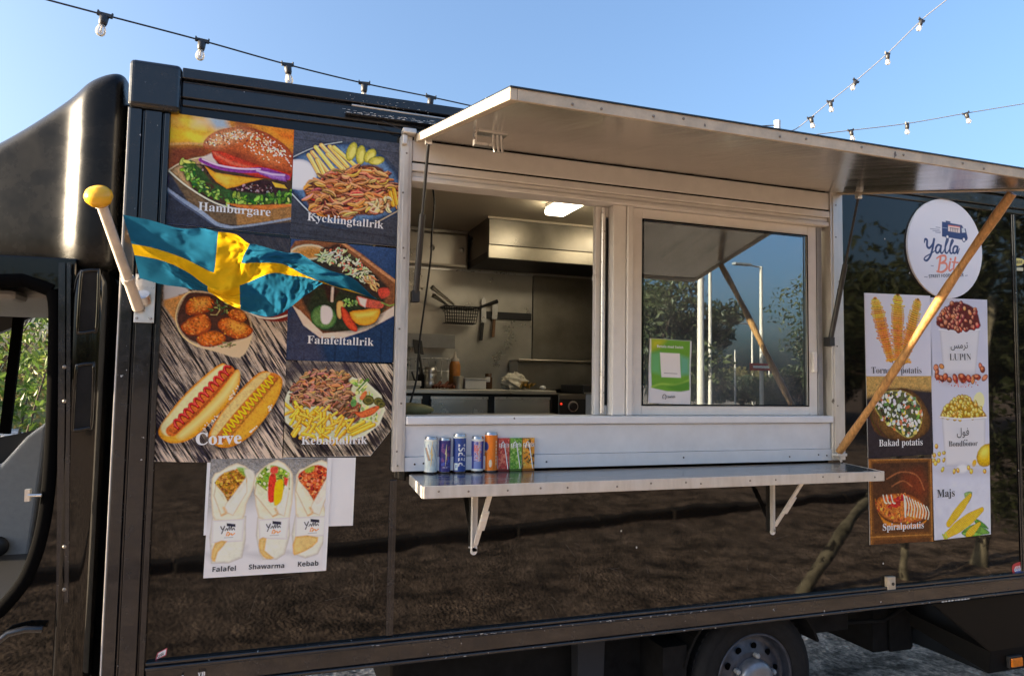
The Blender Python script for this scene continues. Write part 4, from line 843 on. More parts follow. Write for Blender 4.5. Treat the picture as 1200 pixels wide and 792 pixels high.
# hot dogs
K = K5
cv.poly(K((60, 620), (300, 620), (640, 330), (690, 200), (1000, 200), (960, 330), (760, 600), (560, 690), (430, 690), (420, 640), (180, 660)), (30, 26, 34), 5, .75, sm=2)
cv.poly(K((50, 540), (110, 430), (250, 260), (400, 120), (500, 45), (545, 40), (600, 90), (640, 80), (655, 130), (640, 220), (560, 340), (420, 490), (300, 590), (180, 628), (90, 605)), (222, 158, 62), .7, sm=4, edge=(200, 128, 44), ew=4, nz=.1)
cv.poly(K((70, 500), (140, 410), (260, 270), (400, 140), (500, 62), (545, 50), (560, 80), (400, 220), (250, 380), (150, 510), (140, 570), (90, 560)), (214, 204, 166), 1.2, sm=3, nz=.12, nsc=(3, 3))
cv.poly(K((200, 560), (360, 420), (520, 250), (620, 110), (645, 120), (600, 230), (470, 380), (330, 510), (230, 590)), (236, 206, 150), 3, .8, sm=3)
cv.line(K((150, 535), (300, 400), (450, 240), (570, 90)), 12.5, (196, 104, 52), .8, sm=4); cv.line(K((172, 550), (320, 415), (470, 255), (590, 105)), 2.5, (140, 58, 32), 1, .7, sm=4)
t = np.linspace(0, 1, 120); ax = np.array(K((165, 505)))[0]; bx = np.array(K((570, 70)))[0]; d = bx-ax; n_ = np.array([-d[1], d[0]])/np.linalg.norm(d)
zg = ax+t[:, None]*d+np.sin(t*2*np.pi*11)[:, None]*n_*4.6+np.cos(t*2*np.pi*11)[:, None]*d/np.linalg.norm(d)*1.6
cv.line(zg+np.array([.5, .7]), 3.0, (118, 16, 22), .5); cv.line(zg, 2.5, (188, 26, 38), .5); cv.line(zg-np.array([.4, .5]), .8, (236, 110, 110), .5, .7)
cv.poly(K((425, 600), (440, 520), (520, 390), (640, 250), (760, 130), (830, 92), (900, 110), (950, 130), (968, 180), (930, 300), (840, 440), (720, 580), (600, 650), (500, 655)), (206, 146, 62), .7, sm=4, edge=(190, 116, 38), ew=4, nz=.1)
cv.poly(K((440, 560), (520, 410), (640, 270), (760, 150), (830, 105), (880, 120), (740, 260), (600, 420), (510, 540), (480, 600)), (206, 184, 132), 1.2, sm=3, nz=.3, nsc=(2.5, 2.5)); cv.poly(K((620, 560), (760, 400), (880, 240), (950, 160), (940, 250), (850, 410), (720, 560), (620, 610)), (226, 160, 62), 3, .8, sm=3)
cv.line(K((510, 590), (640, 430), (780, 270), (900, 140)), 11, (188, 112, 54), .8, sm=4); cv.line(K((570, 590), (690, 450), (830, 280), (930, 150)), 2, (140, 70, 34), 1, .7, sm=4)
ax = np.array(K((530, 560)))[0]; bx = np.array(K((895, 140)))[0]; d = bx-ax; n_ = np.array([-d[1], d[0]])/np.linalg.norm(d)
zg = ax+t[:, None]*d+np.sin(t*2*np.pi*13)[:, None]*n_*4.4
cv.line(zg+np.array([.5, .7]), 2.2, (140, 98, 20), .5); cv.line(zg, 1.9, (226, 184, 52), .5)
for q in (((350, 540), (460, 420), (500, 430), (390, 530)), ((700, 560), (800, 480), (830, 450), (740, 540)), ((560, 290), (640, 190), (650, 220), (580, 310)), ((860, 360), (890, 330), (890, 370), (870, 390))): dots(cv, K(*q), 16, [(246, 236, 206)], (.4, .8), 1.4)
sign('menu_poster', 'poster of golden nuggets and two hot dogs on weathered boards', 'poster', cv, items=[(('Corve', (229.3, 521.2), (283, 519.2)), {'bold': .012})])

# --- kebab plate
cv = Cv((335.3, 422.3), (461.0, 424.8), (330.6, 535.8), bgc=(90, 86, 90)); K = zz(325, 420, 6.336)
planks(cv, 55, 90, ((56, 48, 58), (206, 192, 184))); xx = np.linspace(0, 1, cv.W)[None, :, None]; yy = np.linspace(0, 1, cv.H)[:, None, None]
cv.im *= np.clip(.45+.5*xx+.4*yy, .4, 1.05); cv.poly(K((70, 20), (600, 25), (640, 130), (400, 90), (180, 110), (60, 200)), (58, 54, 74), 5, .75)
cv.poly(K((50, 330), (120, 560), (300, 650), (560, 660), (760, 560), (810, 400), (820, 520), (640, 690), (400, 700), (160, 640)), (30, 26, 30), 5, .8, sm=2)
cv.ell(K((425, 370))[0], 59, 40, 2, (190, 196, 180), .8, edge=(216, 220, 208), ew=5)
dots(cv, K((540, 150), (620, 160), (770, 330), (740, 480), (600, 500), (560, 300)), 110, [(170, 190, 110), (206, 214, 150), (130, 160, 90), (206, 190, 180)], (.8, 2), 1.8)
R_ = K((100, 300), (130, 200), (220, 110), (330, 95), (520, 105), (540, 200), (560, 300), (540, 420), (440, 420), (330, 350), (200, 350), (110, 340))
cv.poly(R_, (84, 54, 42), 1.2, nz=.4); shreds(cv, R_, 260, [(150, 100, 78), (168, 116, 92), (120, 78, 62), (186, 136, 110), (104, 64, 52)], (4, 11), (1.6, 3.6), (-50, 50), (52, 32, 28), (206, 160, 136))
shreds(cv, K((430, 330), (580, 300), (590, 440), (470, 460)), 30, [(110, 72, 56), (130, 86, 66)], (5, 12), (2.5, 4.5), (-60, -20), (46, 28, 24), (170, 124, 100))
for p in sorted(cv.inside(K((60, 370), (150, 330), (270, 350), (380, 400), (540, 470), (560, 560), (450, 600), (230, 580), (100, 500)), 56, g), key=lambda q: q[1]):
    a = math.radians(g.choice([-75, -60, 40, 30, 70, -20, -45])+g.normal(0, 10)); l = g.uniform(5, 11); d = np.array([math.cos(a), math.sin(a)])*l; cv.strip(np.array(p)-d, np.array(p)+d, g.uniform(2.6, 3.8), jit((232, 172, 64), 10), (150, 90, 30), (250, 210, 110))
for a, b in (((530, 540), (690, 480)), ((560, 560), (715, 490)), ((540, 520), (640, 470)), ((125, 570), (160, 520))): P = K(a, b); cv.strip(P[0], P[1], 4.2, (216, 176, 66), (140, 100, 40), (240, 214, 110))
for c, r in (((675, 310), 7), ((750, 320), 6), ((770, 340), 5)): cv.ell(K(c)[0], r, r*.85, 10, (112, 108, 58), .6, edge=(66, 66, 34), ew=2); cv.ell(K(c)[0], r*.45, r*.35, 0, (74, 76, 40), .8)
cv.poly(K((575, 400), (620, 395), (680, 370), (740, 350), (755, 370), (700, 420), (620, 440)), (212, 108, 70), .7, sm=3, edge=(170, 66, 44), ew=2.5); cv.poly(K((610, 290), (650, 240), (665, 260), (630, 310)), (206, 116, 80), .7, sm=2); cv.line(K((610, 230), (670, 160)), 4, (84, 128, 60), .6); cv.line(K((608, 236), (664, 176)), 1.6, (214, 220, 190), .5); cv.ell(K((565, 330))[0], 3.5, 4.5, 0, (90, 140, 84), .7)
# the lower right corner of this sheet is torn off
A = cv.A; w_, h_ = cv.ux.x, -cv.uz.z
sign('menu_poster', 'poster of a kebab plate with fries, its lower right corner cut off', 'poster', cv, items=[(('Kebabtallrik', (353, 520.6), (430.3, 519.8)), {})],
     cut=lambda i, j: (i-.805)/.195+(j-.72)/.28 > 1, poly=[(A.x, A.z), (A.x+w_, A.z), (A.x+w_, A.z-.72*h_), (A.x+.805*w_, A.z-h_), (A.x, A.z-h_)])

# --- wraps sheet and the two blank papers under it
o_ = .003
def paper(label, P, y):
    Q = [at(*p, y) for p in P]; o = MB().prism([(q.x, q.z) for q in Q], -y, -y+.0012).build('paper_sheet', M['white'], origin=Q[-1]); return tag(o, label, 'paper', 'blank papers under the wraps sheet')
paper('narrow strip of white paper showing at the left edge of the wraps poster', [(243, 538), (262, 537.5), (260, 626), (238.5, 627)], .0016)
paper('blank white paper sticking out to the right of the wraps poster', [(300, 536.5), (417, 536.0), (413.5, 615.5), (300, 619)], .0030)
cv = Cv((247, 537.8), (389, 536.2), (238.2, 677.2), o=.006, bgc=(150, 150, 160)); K = zz(220, 520, 4.66)
cv.grad((128, 128, 138), (206, 208, 226)); cv.poly(K((60, 440), (340, 330), (620, 240), (800, 200), (800, 760), (40, 760)), (204, 206, 226), 12, sm=0)
for P in (K((100, 600), (140, 640), (300, 600), (320, 560)), K((330, 600), (400, 620), (540, 590)), K((545, 590), (590, 610), (690, 600))): cv.poly(P, (160, 160, 178), 5, .7)
def wrap(top, paper_, band, food, tail, cols, seed):
    cv.poly(K(*paper_), (216, 214, 216), .8, sm=2, edge=(176, 172, 180), ew=4, nz=.14, nsc=(5, 5)); cv.poly(K(*top), (220, 215, 212), .8, sm=2, edge=(196, 182, 166), ew=3, nz=.10, nsc=(5, 5))
    T0 = np.array(K(*top)); cv.poly(T0[-4:]*.8+T0.mean(0)*.2, (210, 184, 140), 3, .3, nz=.2)
    F = K(*food); cv.poly(F, cols[0], 1, sm=3, nz=.4, nsc=(3, 3)); dots(cv, F, 170, cols, (.7, 1.8), 1.5)
    F_ = np.array(F); lo_ = F_[np.argmax(F_[:, 1])]; le_ = F_[np.argmin(F_[:, 0])]; ri_ = F_[np.argmax(F_[:, 0])]      # the two tortilla flaps crossing below the filling
    cv.poly([le_+(0, 2), lo_*.5+le_*.5+(2.5, .5), lo_+(1, -1.5), lo_+(6, 10), lo_+(-8, 14), le_+(-2.5, 16)], (222, 214, 206), 1, .85, edge=(176, 146, 112), ew=1.6, nz=.12)
    cv.poly([ri_+(.5, 1), lo_*.5+ri_*.5+(-1, 1), lo_+(-3, 1), lo_+(-5, 9), lo_+(6, 14), ri_+(1, 20)], (226, 222, 220), 1, .9, edge=(190, 172, 156), ew=1.6, nz=.08)
    cv.line([lo_+(-5, 5), lo_+(-2, 10), lo_+(-7, 14)], 2.2, (196, 150, 90), 1.2, .7, sm=3)
    cv.poly(K(*band), (216, 214, 226), .6, edge=(192, 190, 208), ew=3); B_ = K(*band); m_ = np.mean(B_, 0)
    cv.poly([(m_[0]-1, m_[1]-9), (m_[0]+9, m_[1]-8), (m_[0]+9, m_[1]-4.6), (m_[0]-1, m_[1]-5.5)], (58, 60, 84), .5)
    cv.line([(m_[0]-8, m_[1]-5), (m_[0]-6, m_[1]-1.5), (m_[0]-3.5, m_[1]-5.5), (m_[0]-7, m_[1]+3)], 1.1, (40, 42, 70), .4, sm=4); cv.line([(m_[0]-3, m_[1]-.5), (m_[0]-1, m_[1]-3), (m_[0], m_[1]-.6), (m_[0]+2, m_[1]-5), (m_[0]+2.4, m_[1]-1), (m_[0]+4.6, m_[1]-5.4), (m_[0]+5, m_[1]-1.2), (m_[0]+7, m_[1]-3.4), (m_[0]+8, m_[1]-1.4)], 1.0, (40, 42, 70), .4, sm=4)
    cv.line([(m_[0]-1.5, m_[1]+5.5), (m_[0], m_[1]+1.4), (m_[0]+2, m_[1]+3), (m_[0]+.4, m_[1]+5.6), (m_[0]+4, m_[1]+3), (m_[0]+5, m_[1]+4.8), (m_[0]+8, m_[1]+2.8)], 1.2, (206, 146, 90), .4, sm=4); cv.line([(m_[0]-4, m_[1]+8), (m_[0]+6, m_[1]+7.2)], .6, (150, 150, 166), .4)
    T_ = K(*tail); cv.poly(T_, (206, 180, 130), 1, sm=2, edge=(196, 150, 84), ew=3, nz=.2, nsc=(4, 4))
wrap([(132, 190), (180, 150), (270, 105), (350, 150), (370, 210), (320, 330), (300, 410), (180, 420), (135, 390)], [(135, 400), (300, 390), (318, 420), (298, 620), (150, 650), (128, 620)], [(135, 418), (312, 408), (300, 530), (130, 540)],
     [(155, 210), (190, 165), (270, 140), (320, 170), (315, 230), (260, 290), (220, 325), (170, 260)], [(150, 540), (215, 530), (165, 590), (150, 640), (130, 620)], [(160, 112, 44), (190, 140, 66), (128, 84, 36), (206, 160, 84)], 1)
wrap([(362, 190), (400, 140), (490, 88), (560, 140), (575, 210), (555, 410), (470, 420), (385, 400), (365, 260)], [(380, 400), (555, 400), (530, 600), (440, 630), (392, 600)], [(385, 412), (556, 400), (540, 520), (390, 515)],
     [(375, 200), (420, 130), (480, 120), (550, 160), (550, 250), (500, 330), (450, 330), (385, 270)], [(390, 520), (430, 515), (420, 580), (470, 620), (430, 625), (395, 590)], [(128, 160, 66), (176, 190, 110), (226, 220, 190), (80, 130, 50)], 2)
cv.poly(K((445, 180), (480, 170), (480, 300), (440, 310)), (206, 62, 54), .8, sm=3); cv.poly(K((480, 210), (520, 200), (515, 300), (485, 335), (470, 320)), (236, 180, 40), .8, sm=3); cv.poly(K((455, 130), (490, 125), (490, 160), (455, 160)), (206, 76, 70), 1, sm=3); cv.poly(K((525, 180), (550, 190), (540, 230), (525, 220)), (206, 72, 66), 1)
wrap([(592, 170), (640, 130), (730, 88), (778, 130), (775, 240), (740, 330), (755, 400), (640, 410), (588, 380)], [(588, 380), (755, 390), (762, 450), (710, 600), (580, 600)], [(588, 400), (762, 392), (764, 500), (585, 510)],
     [(600, 180), (640, 140), (710, 115), (770, 150), (765, 240), (720, 320), (690, 325), (640, 260)], [(588, 505), (710, 508), (680, 560), (600, 600), (575, 595)], [(190, 84, 54), (206, 110, 76), (150, 50, 44), (226, 140, 96), (120, 40, 36), (220, 150, 110)], 3)
for P, c in ((K((270, 130), (330, 140), (350, 190), (300, 170)), (120, 160, 70)), (K((640, 140), (690, 120), (680, 150), (650, 160)), (140, 170, 70)), (K((310, 140), (360, 150), (360, 200), (330, 200)), (216, 210, 216))): cv.poly(P, c, 1.2, .9, sm=3)
sign('menu_poster', 'small slanting sheet of three rolled wraps in paper, under the big posters', 'poster', cv, items=[((s_, a_, b_), {'st': 'sansb', 'o': .0075}) for s_, a_, b_ in (('Falafel', (248.8, 669.8), (276.2, 668.4)), ('Shawarma', (291.4, 666.8), (333, 665)), ('Kebab', (348.9, 663.6), (373, 662.2)))], ink_m=M['ink'], cut=lambda i, j: i > .96)

# --- right side: tornado potatoes
cv = Cv((1013, 343.2), (1090, 346.6), (1015.2, 440.8), bgc=(196, 200, 232)); K = zz(1010, 335, 5.11)
cv.grad((198, 202, 232), (192, 196, 228))
for pts_, w in ((((80, 85), (120, 250), (175, 440)), (7, 13, 12, 7)), (((215, 65), (215, 250), (220, 440)), (7, 14, 13, 8)), (((335, 90), (290, 280), (250, 450)), (6, 12, 12, 8))):
    P = smooth(K(*pts_), 10, False); wv = np.interp(np.linspace(0, 1, len(P)), np.linspace(0, 1, 4), w)
    cv.line(P, wv, (196, 134, 56), .6); n = 34
    for k in range(n):
        t_ = k/(n-1); i = min(len(P)-2, int(t_*(len(P)-1))); p = P[i]+(P[i+1]-P[i])*(t_*(len(P)-1)-i); d = P[i+1]-P[i]; d = d/np.linalg.norm(d); nn = np.array([-d[1], d[0]]); h = np.interp(t_, np.linspace(0, 1, 4), w)/2*(1.1+.12*g.normal())
        col = (206, 178, 84) if t_ < .35 else (206, 150, 76); cv.line([p-nn*h+d*.5, p+d*.2-nn*0, p+nn*h-d*1.2], 1.5, jit(col, 10), .4, sm=3); cv.line([p-nn*h+d*1.7, p+nn*h], .7, jit((150, 72, 44), 10), .4, .8)
    cv.line(P[len(P)//2:], wv[len(P)//2:]*.5, (206, 96, 60), 3, .35); cv.ell(P[0]-np.array([0, 1.5]), 1.6, 1.2, 0, (120, 100, 60), .5)
for a, b in (((180, 440), (195, 490)), ((217, 440), (218, 500)), ((258, 450), (245, 495))): P = K(a, b); cv.line(P, 1, (110, 90, 84), .4)
cv.line(K((150, 445), (200, 440), (290, 455)), 3, (206, 150, 60), 1)
sign('menu_poster', 'white sheet of three tornado potatoes on sticks, behind the wooden pole', 'poster', cv, 'menu sheets by the round logo', items=[(('Tornado potatis', (1021.4, 437.6), (1080, 437.3)), {'bold': -.012})], ink_m=M['ink'])
# baked potato
cv = Cv((1015.3, 441.2), (1091.2, 440.4), (1017.5, 536.4), bgc=(50, 44, 56)); K = zz(960, 420, 3.442)
cv.poly([(1010, 438), (1095, 438), (1095, 462), (1060, 456), (1012, 470)], (176, 146, 96), 2, nz=.15, nsc=(20, 2)); cv.poly([(1010, 470), (1040, 455), (1095, 458), (1095, 540), (1010, 540)], (46, 40, 52), 3, nz=.2)
cv.poly(K((205, 200), (230, 150), (330, 120), (400, 150), (445, 230), (440, 290), (380, 330), (290, 325), (220, 290)), (112, 80, 46), .9, sm=3, edge=(74, 48, 30), ew=7, nz=.35, nsc=(3, 8))
for k in range(8): a = 200+k*6; cv.line(K((a, 180+k*8), (a+5, 240+k*6), (a+40, 300+k*3)), 1, jit((70, 46, 30)), .5, .7, sm=3)
R_ = K((220, 180), (250, 140), (330, 130), (390, 165), (415, 230), (400, 290), (360, 320), (310, 290), (250, 240)); cv.poly(R_, (84, 92, 62), 1, sm=3, edge=(190, 184, 110), ew=2, nz=.6)
dots(cv, R_, 210, [(206, 214, 234), (110, 150, 84), (226, 228, 240), (60, 90, 56), (180, 110, 80), (50, 46, 50), (214, 200, 110), (196, 208, 214), (214, 218, 236)], (.8, 2.3), 1.5)
sign('menu_poster', 'dark sheet of a loaded baked potato, middle of its column', 'poster', cv, 'menu sheets by the round logo', items=[(('Bakad potatis', (1030.2, 522.8), (1081.3, 521.3)), {})])
# spiral potato
cv = Cv((1017.6, 537.6), (1092.3, 537.0), (1019.8, 638.2), bgc=(70, 46, 34)); K = zz(1010, 480, 4.8)
cv.grad((70, 44, 34), (96, 60, 36)); cv.grain(.3, 20, 8, 4)
for P in (K((45, 285), (385, 275)), K((45, 285), (55, 750)), K((385, 275), (395, 740)), K((50, 715), (392, 700))): cv.line(P, 7, (122, 78, 40), 1.5, .9); cv.line(P, 1.2, (184, 132, 76), .8, .7)
cv.poly(K((230, 360), (330, 340), (370, 440), (340, 520), (230, 440)), (132, 56, 34), 8, .7); 
for P in (K((140, 390), (220, 350), (310, 370), (350, 450)), K((170, 430), (230, 400), (280, 430))): cv.line(P, 1.4, (190, 120, 84), .9, .6, sm=4)
R_ = K((75, 520), (120, 480), (240, 470), (330, 510), (370, 570), (360, 610), (260, 640), (150, 620), (90, 570)); cv.poly(K((75, 500), (100, 590), (180, 640), (330, 640), (370, 600), (320, 660), (130, 650)), (206, 130, 52), 1, sm=2, nz=.2); cv.poly(R_, (190, 116, 60), .9, sm=3, edge=(130, 62, 34), ew=4, nz=.35, nsc=(3, 3))
dots(cv, R_, 110, [(190, 90, 60), (226, 160, 84), (150, 56, 44), (206, 130, 70)], (.8, 1.8)); dots(cv, K((150, 490), (240, 480), (220, 540), (150, 550)), 60, [(170, 40, 44), (190, 60, 60)], (.8, 1.8))
for k in range(9): a = 235+k*16; cv.line(K((a, 480+k*8), (a+14, 530+k*6), (a+8, 590+k*3)), 1.6, (236, 220, 206), .5, sm=3)
for a in (120, 140, 165): cv.line(K((a, 480), (a+10, 520), (a+22, 525)), 1.7, (230, 214, 206), .5, sm=3)
cv.line(K((240, 490), (245, 600)), 2.4, (240, 226, 214), .5)
sign('menu_poster', 'brown sheet of a spiral potato with sauce, lowest of its column', 'poster', cv, 'menu sheets by the round logo', items=[(('Spiralpotatis', (1034.6, 621.4), (1082.6, 618.4)), {})])
# lupin, beans and maize in one tall sheet
cv = Cv((1090.6, 348.6), (1156.8, 351.3), (1093.6, 633.0), bgc=(186, 190, 222)); K = zz(1010, 335, 5.11); K8 = zz(1010, 480, 4.8)
cv.grad((184, 189, 222), (190, 196, 230)); cv.poly([(1085, 560), (1170, 555), (1170, 640), (1085, 640)], (200, 206, 236), 12, .6, nz=.15, nsc=(12, 12))
def cup(P, seed): cv.poly(P, (200, 203, 226), .7, edge=(176, 180, 206), ew=4)
cup(K((465, 260), (705, 262), (680, 540), (490, 540)), 1); cv.line(K((462, 262), (580, 272), (706, 262)), 1.6, (216, 218, 238), .5, sm=3)
F = K((445, 215), (480, 160), (540, 100), (600, 100), (680, 140), (705, 215), (700, 255), (580, 268), (470, 250)); cv.poly(F, (96, 34, 34), 1, sm=2)
for p in sorted(cv.inside(F, 62, g), key=lambda q: q[1]): cv.ell(p, g.uniform(3.2, 4.8), g.uniform(2.6, 3.6), g.uniform(0, 180), jit(((150, 56, 52), (170, 78, 66), (128, 40, 42), (200, 130, 96))[g.integers(4)], 10), .5, edge=(84, 24, 28), ew=1.8, hi=(226, 160, 140))
cv.poly(K((420, 540), (460, 520), (700, 520), (750, 550), (640, 590), (500, 590)), (168, 166, 196), 5, .7)
for p in K((445, 490), (478, 482), (450, 520), (455, 545), (480, 555), (500, 545), (525, 562), (560, 555), (590, 548), (610, 560), (640, 555), (665, 560), (690, 545), (710, 480), (722, 500), (735, 550), (600, 545)): cv.ell(p, g.uniform(4, 6.5), g.uniform(3, 4.6), g.uniform(0, 180), jit(((140, 52, 44), (160, 64, 50), (206, 140, 96), (120, 36, 34))[g.integers(4)], 10), .6, edge=(90, 30, 28), ew=2, hi=(214, 140, 110))
dots(cv, K((430, 560), (740, 555), (700, 605), (520, 605)), 60, [(170, 70, 60), (190, 110, 90)], (.4, .9), 1.2)
cv.ell(K((700, 690))[0], 9, 11, 15, (206, 208, 176), .8, edge=(220, 220, 160), ew=2.5)
cup(K((478, 785), (740, 788), (740, 800), (735, 1080), (500, 1080)), 2)
F = K((470, 775), (500, 720), (570, 665), (610, 658), (680, 700), (735, 760), (735, 790), (600, 795), (480, 790)); cv.poly(F, (150, 116, 34), 1, sm=2)
for p in sorted(cv.inside(F, 70, g), key=lambda q: q[1]): cv.ell(p, g.uniform(2.9, 4.2), g.uniform(2.4, 3.4), g.uniform(0, 180), jit(((206, 172, 66), (190, 150, 48), (220, 194, 96))[g.integers(3)], 8), .5, edge=(140, 104, 26), ew=1.6, hi=(240, 226, 160))
cv.line(K8((440, 40), (560, 52), (700, 42)), 1.8, (216, 218, 238), .5, sm=3)
cv.ell(K8((700, 255))[0], 17, 13, -25, (206, 170, 44), .7, edge=(160, 124, 24), ew=6, hi=(236, 212, 110)); cv.ell(K8((632, 300))[0], 3.2, 4.5, 30, (196, 158, 40), .7)
cv.poly(K8((400, 340), (560, 300), (720, 340), (720, 370), (440, 365)), (176, 178, 206), 4, .7); cv.ell(K8((565, 330))[0], 9, 5, 0, (216, 218, 238), 1.5, .9)
for p in K8((420, 205), (408, 255), (436, 248), (462, 242), (404, 285), (432, 285), (462, 282), (455, 335), (520, 345), (540, 340), (600, 325), (615, 345), (690, 345), (415, 300)): cv.ell(p, g.uniform(2.4, 4), g.uniform(2.2, 3.2), g.uniform(0, 180), jit((206, 170, 64), 10), .5, edge=(150, 112, 34), ew=1.6, hi=(240, 220, 150))
for pts_, c in ((((560, 690), (640, 640), (720, 690), (660, 700)), (104, 150, 70)), (((640, 610), (690, 640), (710, 670), (640, 640)), (84, 140, 60)), (((560, 690), (600, 715), (680, 700), (620, 680)), (130, 180, 90)), (((575, 470), (620, 462), (600, 520)), (150, 180, 120))): cv.poly(K8(*pts_), c, .8, sm=3, edge=(60, 110, 44), ew=2)
for a, b, w in (((490, 640), (610, 480), [7, 10, 9, 4]), ((600, 700), (660, 640), [8, 9, 7, 4]), ((470, 710), (675, 560), [6, 13, 13, 5])):
    A_, B_ = [np.array(q) for q in K8(a, b)]; P = [A_+(B_-A_)*t_ for t_ in np.linspace(0, 1, 12)]; cv.line(P, np.interp(np.linspace(0, 1, 12), np.linspace(0, 1, 4), w)+1, (170, 120, 20), .6); cv.line(P, w, (222, 176, 44), .5); d = (B_-A_)/np.linalg.norm(B_-A_); nn = np.array([-d[1], d[0]])
    for u in np.linspace(.04, .94, int(np.linalg.norm(B_-A_)/2.1)):
        h = np.interp(u, np.linspace(0, 1, 4), w)/2
        for v_ in np.arange(-h+.9, h-.3, 1.9): cv.ell(A_+(B_-A_)*u+nn*v_, .95, .85, 0, jit((248, 218, 110), 8), .35, .9, edge=(196, 140, 30), ew=.7)
cv.line(K8((455, 700), (470, 720)), 2, (150, 180, 90), .5); cv.line(K8((470, 690), (480, 722)), 2, (170, 190, 100), .5)
it = [(('LUPIN', (1113, 422), (1138.2, 421.8)), {'bold': -.015}), (('\uFEB2\uFEE3\uFEAE\uFE97', (1114.2, 408.0), (1134.4, 408.0)), {'st': 'sans'}), (('\uFEDD\uFEEE\uFED3', (1121.4, 510), (1135.6, 510)), {'st': 'sans'}),
      (('Bondbonor', (1112, 523.2), (1145.8, 522.2)), {'bold': -.012}), (('Majs', (1098.5, 582.6), (1118.9, 581.2)), {'bold': 0})]
so_ = sign('menu_poster', 'tall pale sheet of lupin beans, bean cup and maize cobs', 'poster', cv, 'menu sheets by the round logo', items=it, ink_m=M['ink'])
dd = MB()
for px in (1130.6, 1133.0): q = at(px, 515.6, .0062); dd.lathe([(.0036, 0), (.0036, -.0004)], (q.x, q.y, q.z), 'y', 10)
dd.build('lettering', M['ink'], so_)

# --- round logo board
LO = .0125; LX = (at(1063, 289, LO).x+at(1151.3, 291, LO).x)/2; LZ = (at(1105, 232.8, LO).z+at(1109, 347.3, LO).z)/2; LR = (at(1151.3, 291, LO).x-at(1063, 289, LO).x)/2
cv = Cv((1060, 230), (1155, 230), (1060, 350), res=.0016, o=LO, bgc=(200, 204, 232))
LZ -= .006; LR -= .004; Ax, Az = LX-LR*1.02, LZ+LR*1.02
cv.A = Vector((Ax, -LO, Az)); cv.ux = Vector((2.04*LR, 0, 0)); cv.uz = Vector((0, 0, -2.04*LR)); cv.W = cv.H = int(2.04*LR/.0016)
cv.M = np.linalg.inv(np.array([[cv.ux.x/cv.W, 0], [0, cv.uz.z/cv.H]])); cv.im = np.empty((cv.H, cv.W, 3)); cv.im[:] = ink((201, 206, 234))
K = zz(1050, 225, 6.09); nv, co = (52, 70, 122), (204, 128, 118)
cv.poly(K((328, 212), (470, 238), (482, 262), (496, 262), (512, 330), (505, 348), (328, 318)), nv, .35); cv.poly(K((355, 206), (388, 212), (388, 222), (355, 218)), nv, .35)
cv.poly(K((372, 236), (456, 248), (456, 294), (372, 280)), (206, 196, 210), .35); cv.poly(K((468, 258), (488, 262), (496, 290), (470, 292)), (190, 200, 226), .35); cv.line(K((374, 240), (456, 251)), 1.1, (206, 110, 100), .3)
for k in range(5): cv.line(K((388+k*13, 256+k*1.8), (388+k*13, 280+k*1.8)), .9, (70, 60, 80), .3)
cv.line(K((384, 256), (446, 265)), .7, (70, 60, 80), .3); cv.line(K((333, 255), (366, 260)), .6, (150, 165, 200), .3)
for c in ((367, 322), (484, 340)): cv.ell(K(c)[0], 2.9, 3.3, 0, nv, .3); cv.ell(K(c)[0], 1.7, 2.0, 0, (214, 216, 236), .3)
for a, b in (((245, 263), (310, 270)), ((262, 276), (318, 283)), ((282, 288), (318, 294)), ((285, 252), (315, 256))): cv.line(K(a, b), .6, nv, .3, .9)
# brush script, drawn stroke by stroke
S = lambda P, w, c=nv: cv.line(K(*P), w, c, .3, sm=6)
S([(203, 360), (208, 338), (222, 345), (222, 385), (238, 400), (262, 372), (272, 338)], [1.4, 2.6, 3.0, 3.0, 2.6, 2.4, 3.0]); S([(272, 338), (262, 400), (246, 455), (222, 488), (202, 482), (212, 462), (250, 440), (285, 415)], [3.0, 3.0, 2.8, 2.6, 2.0, 1.6, 1.4, 1.2])
S([(322, 385), (300, 378), (284, 402), (288, 432), (306, 428), (322, 388)], [2.2, 2.4, 2.8, 2.6, 2.2, 2.2]); S([(322, 385), (318, 425), (328, 437), (342, 420)], [2.6, 2.6, 2.2, 1.3])
S([(342, 420), (362, 370), (372, 342), (362, 340), (352, 390), (352, 428), (364, 436), (376, 420)], [1.3, 1.8, 2.2, 2.2, 2.6, 2.6, 2.0, 1.3]); S([(376, 420), (398, 372), (408, 348), (398, 346), (386, 396), (386, 430), (398, 438), (408, 424)], [1.3, 1.8, 2.2, 2.2, 2.6, 2.6, 2.0, 1.3])
S([(440, 392), (420, 388), (408, 408), (410, 434), (426, 432), (440, 396)], [2.2, 2.4, 2.6, 2.6, 2.2, 2.2]); S([(440, 392), (436, 426), (440, 438), (452, 404)], [2.6, 2.6, 2.0, 1.2])
S([(318, 466), (310, 520), (302, 568)], [3, 3, 2.6], co); S([(290, 474), (320, 456), (352, 458), (352, 488), (318, 508)], [1.6, 2.2, 2.8, 2.6, 2.0], co); S([(318, 508), (356, 510), (362, 544), (330, 570), (292, 566)], [2, 2.6, 3, 2.4, 1.8], co)
S([(386, 500), (378, 545), (386, 562), (402, 548)], [2.8, 2.8, 2.2, 1.4], co); cv.ell(K((390, 480))[0], 1.6, 1.6, 0, co, .3); S([(424, 470), (412, 530), (414, 558), (428, 558), (442, 538)], [2.8, 2.8, 2.4, 2.0, 1.4], co); S([(400, 500), (444, 504)], 1.8, co)
S([(442, 538), (468, 530), (474, 508), (456, 506), (446, 535), (456, 560), (478, 548)], [1.4, 1.8, 2.2, 2.2, 2.6, 2.4, 1.4], co); S([(250, 526), (268, 528)], .6)
S([(203, 606), (225, 607)], .6); S([(492, 597), (510, 595)], .6)
lo = thing('logo_sign', 'round white logo board of a delivery van, half behind the wooden pole', 'sign', (LX, -LO, LZ-LR))
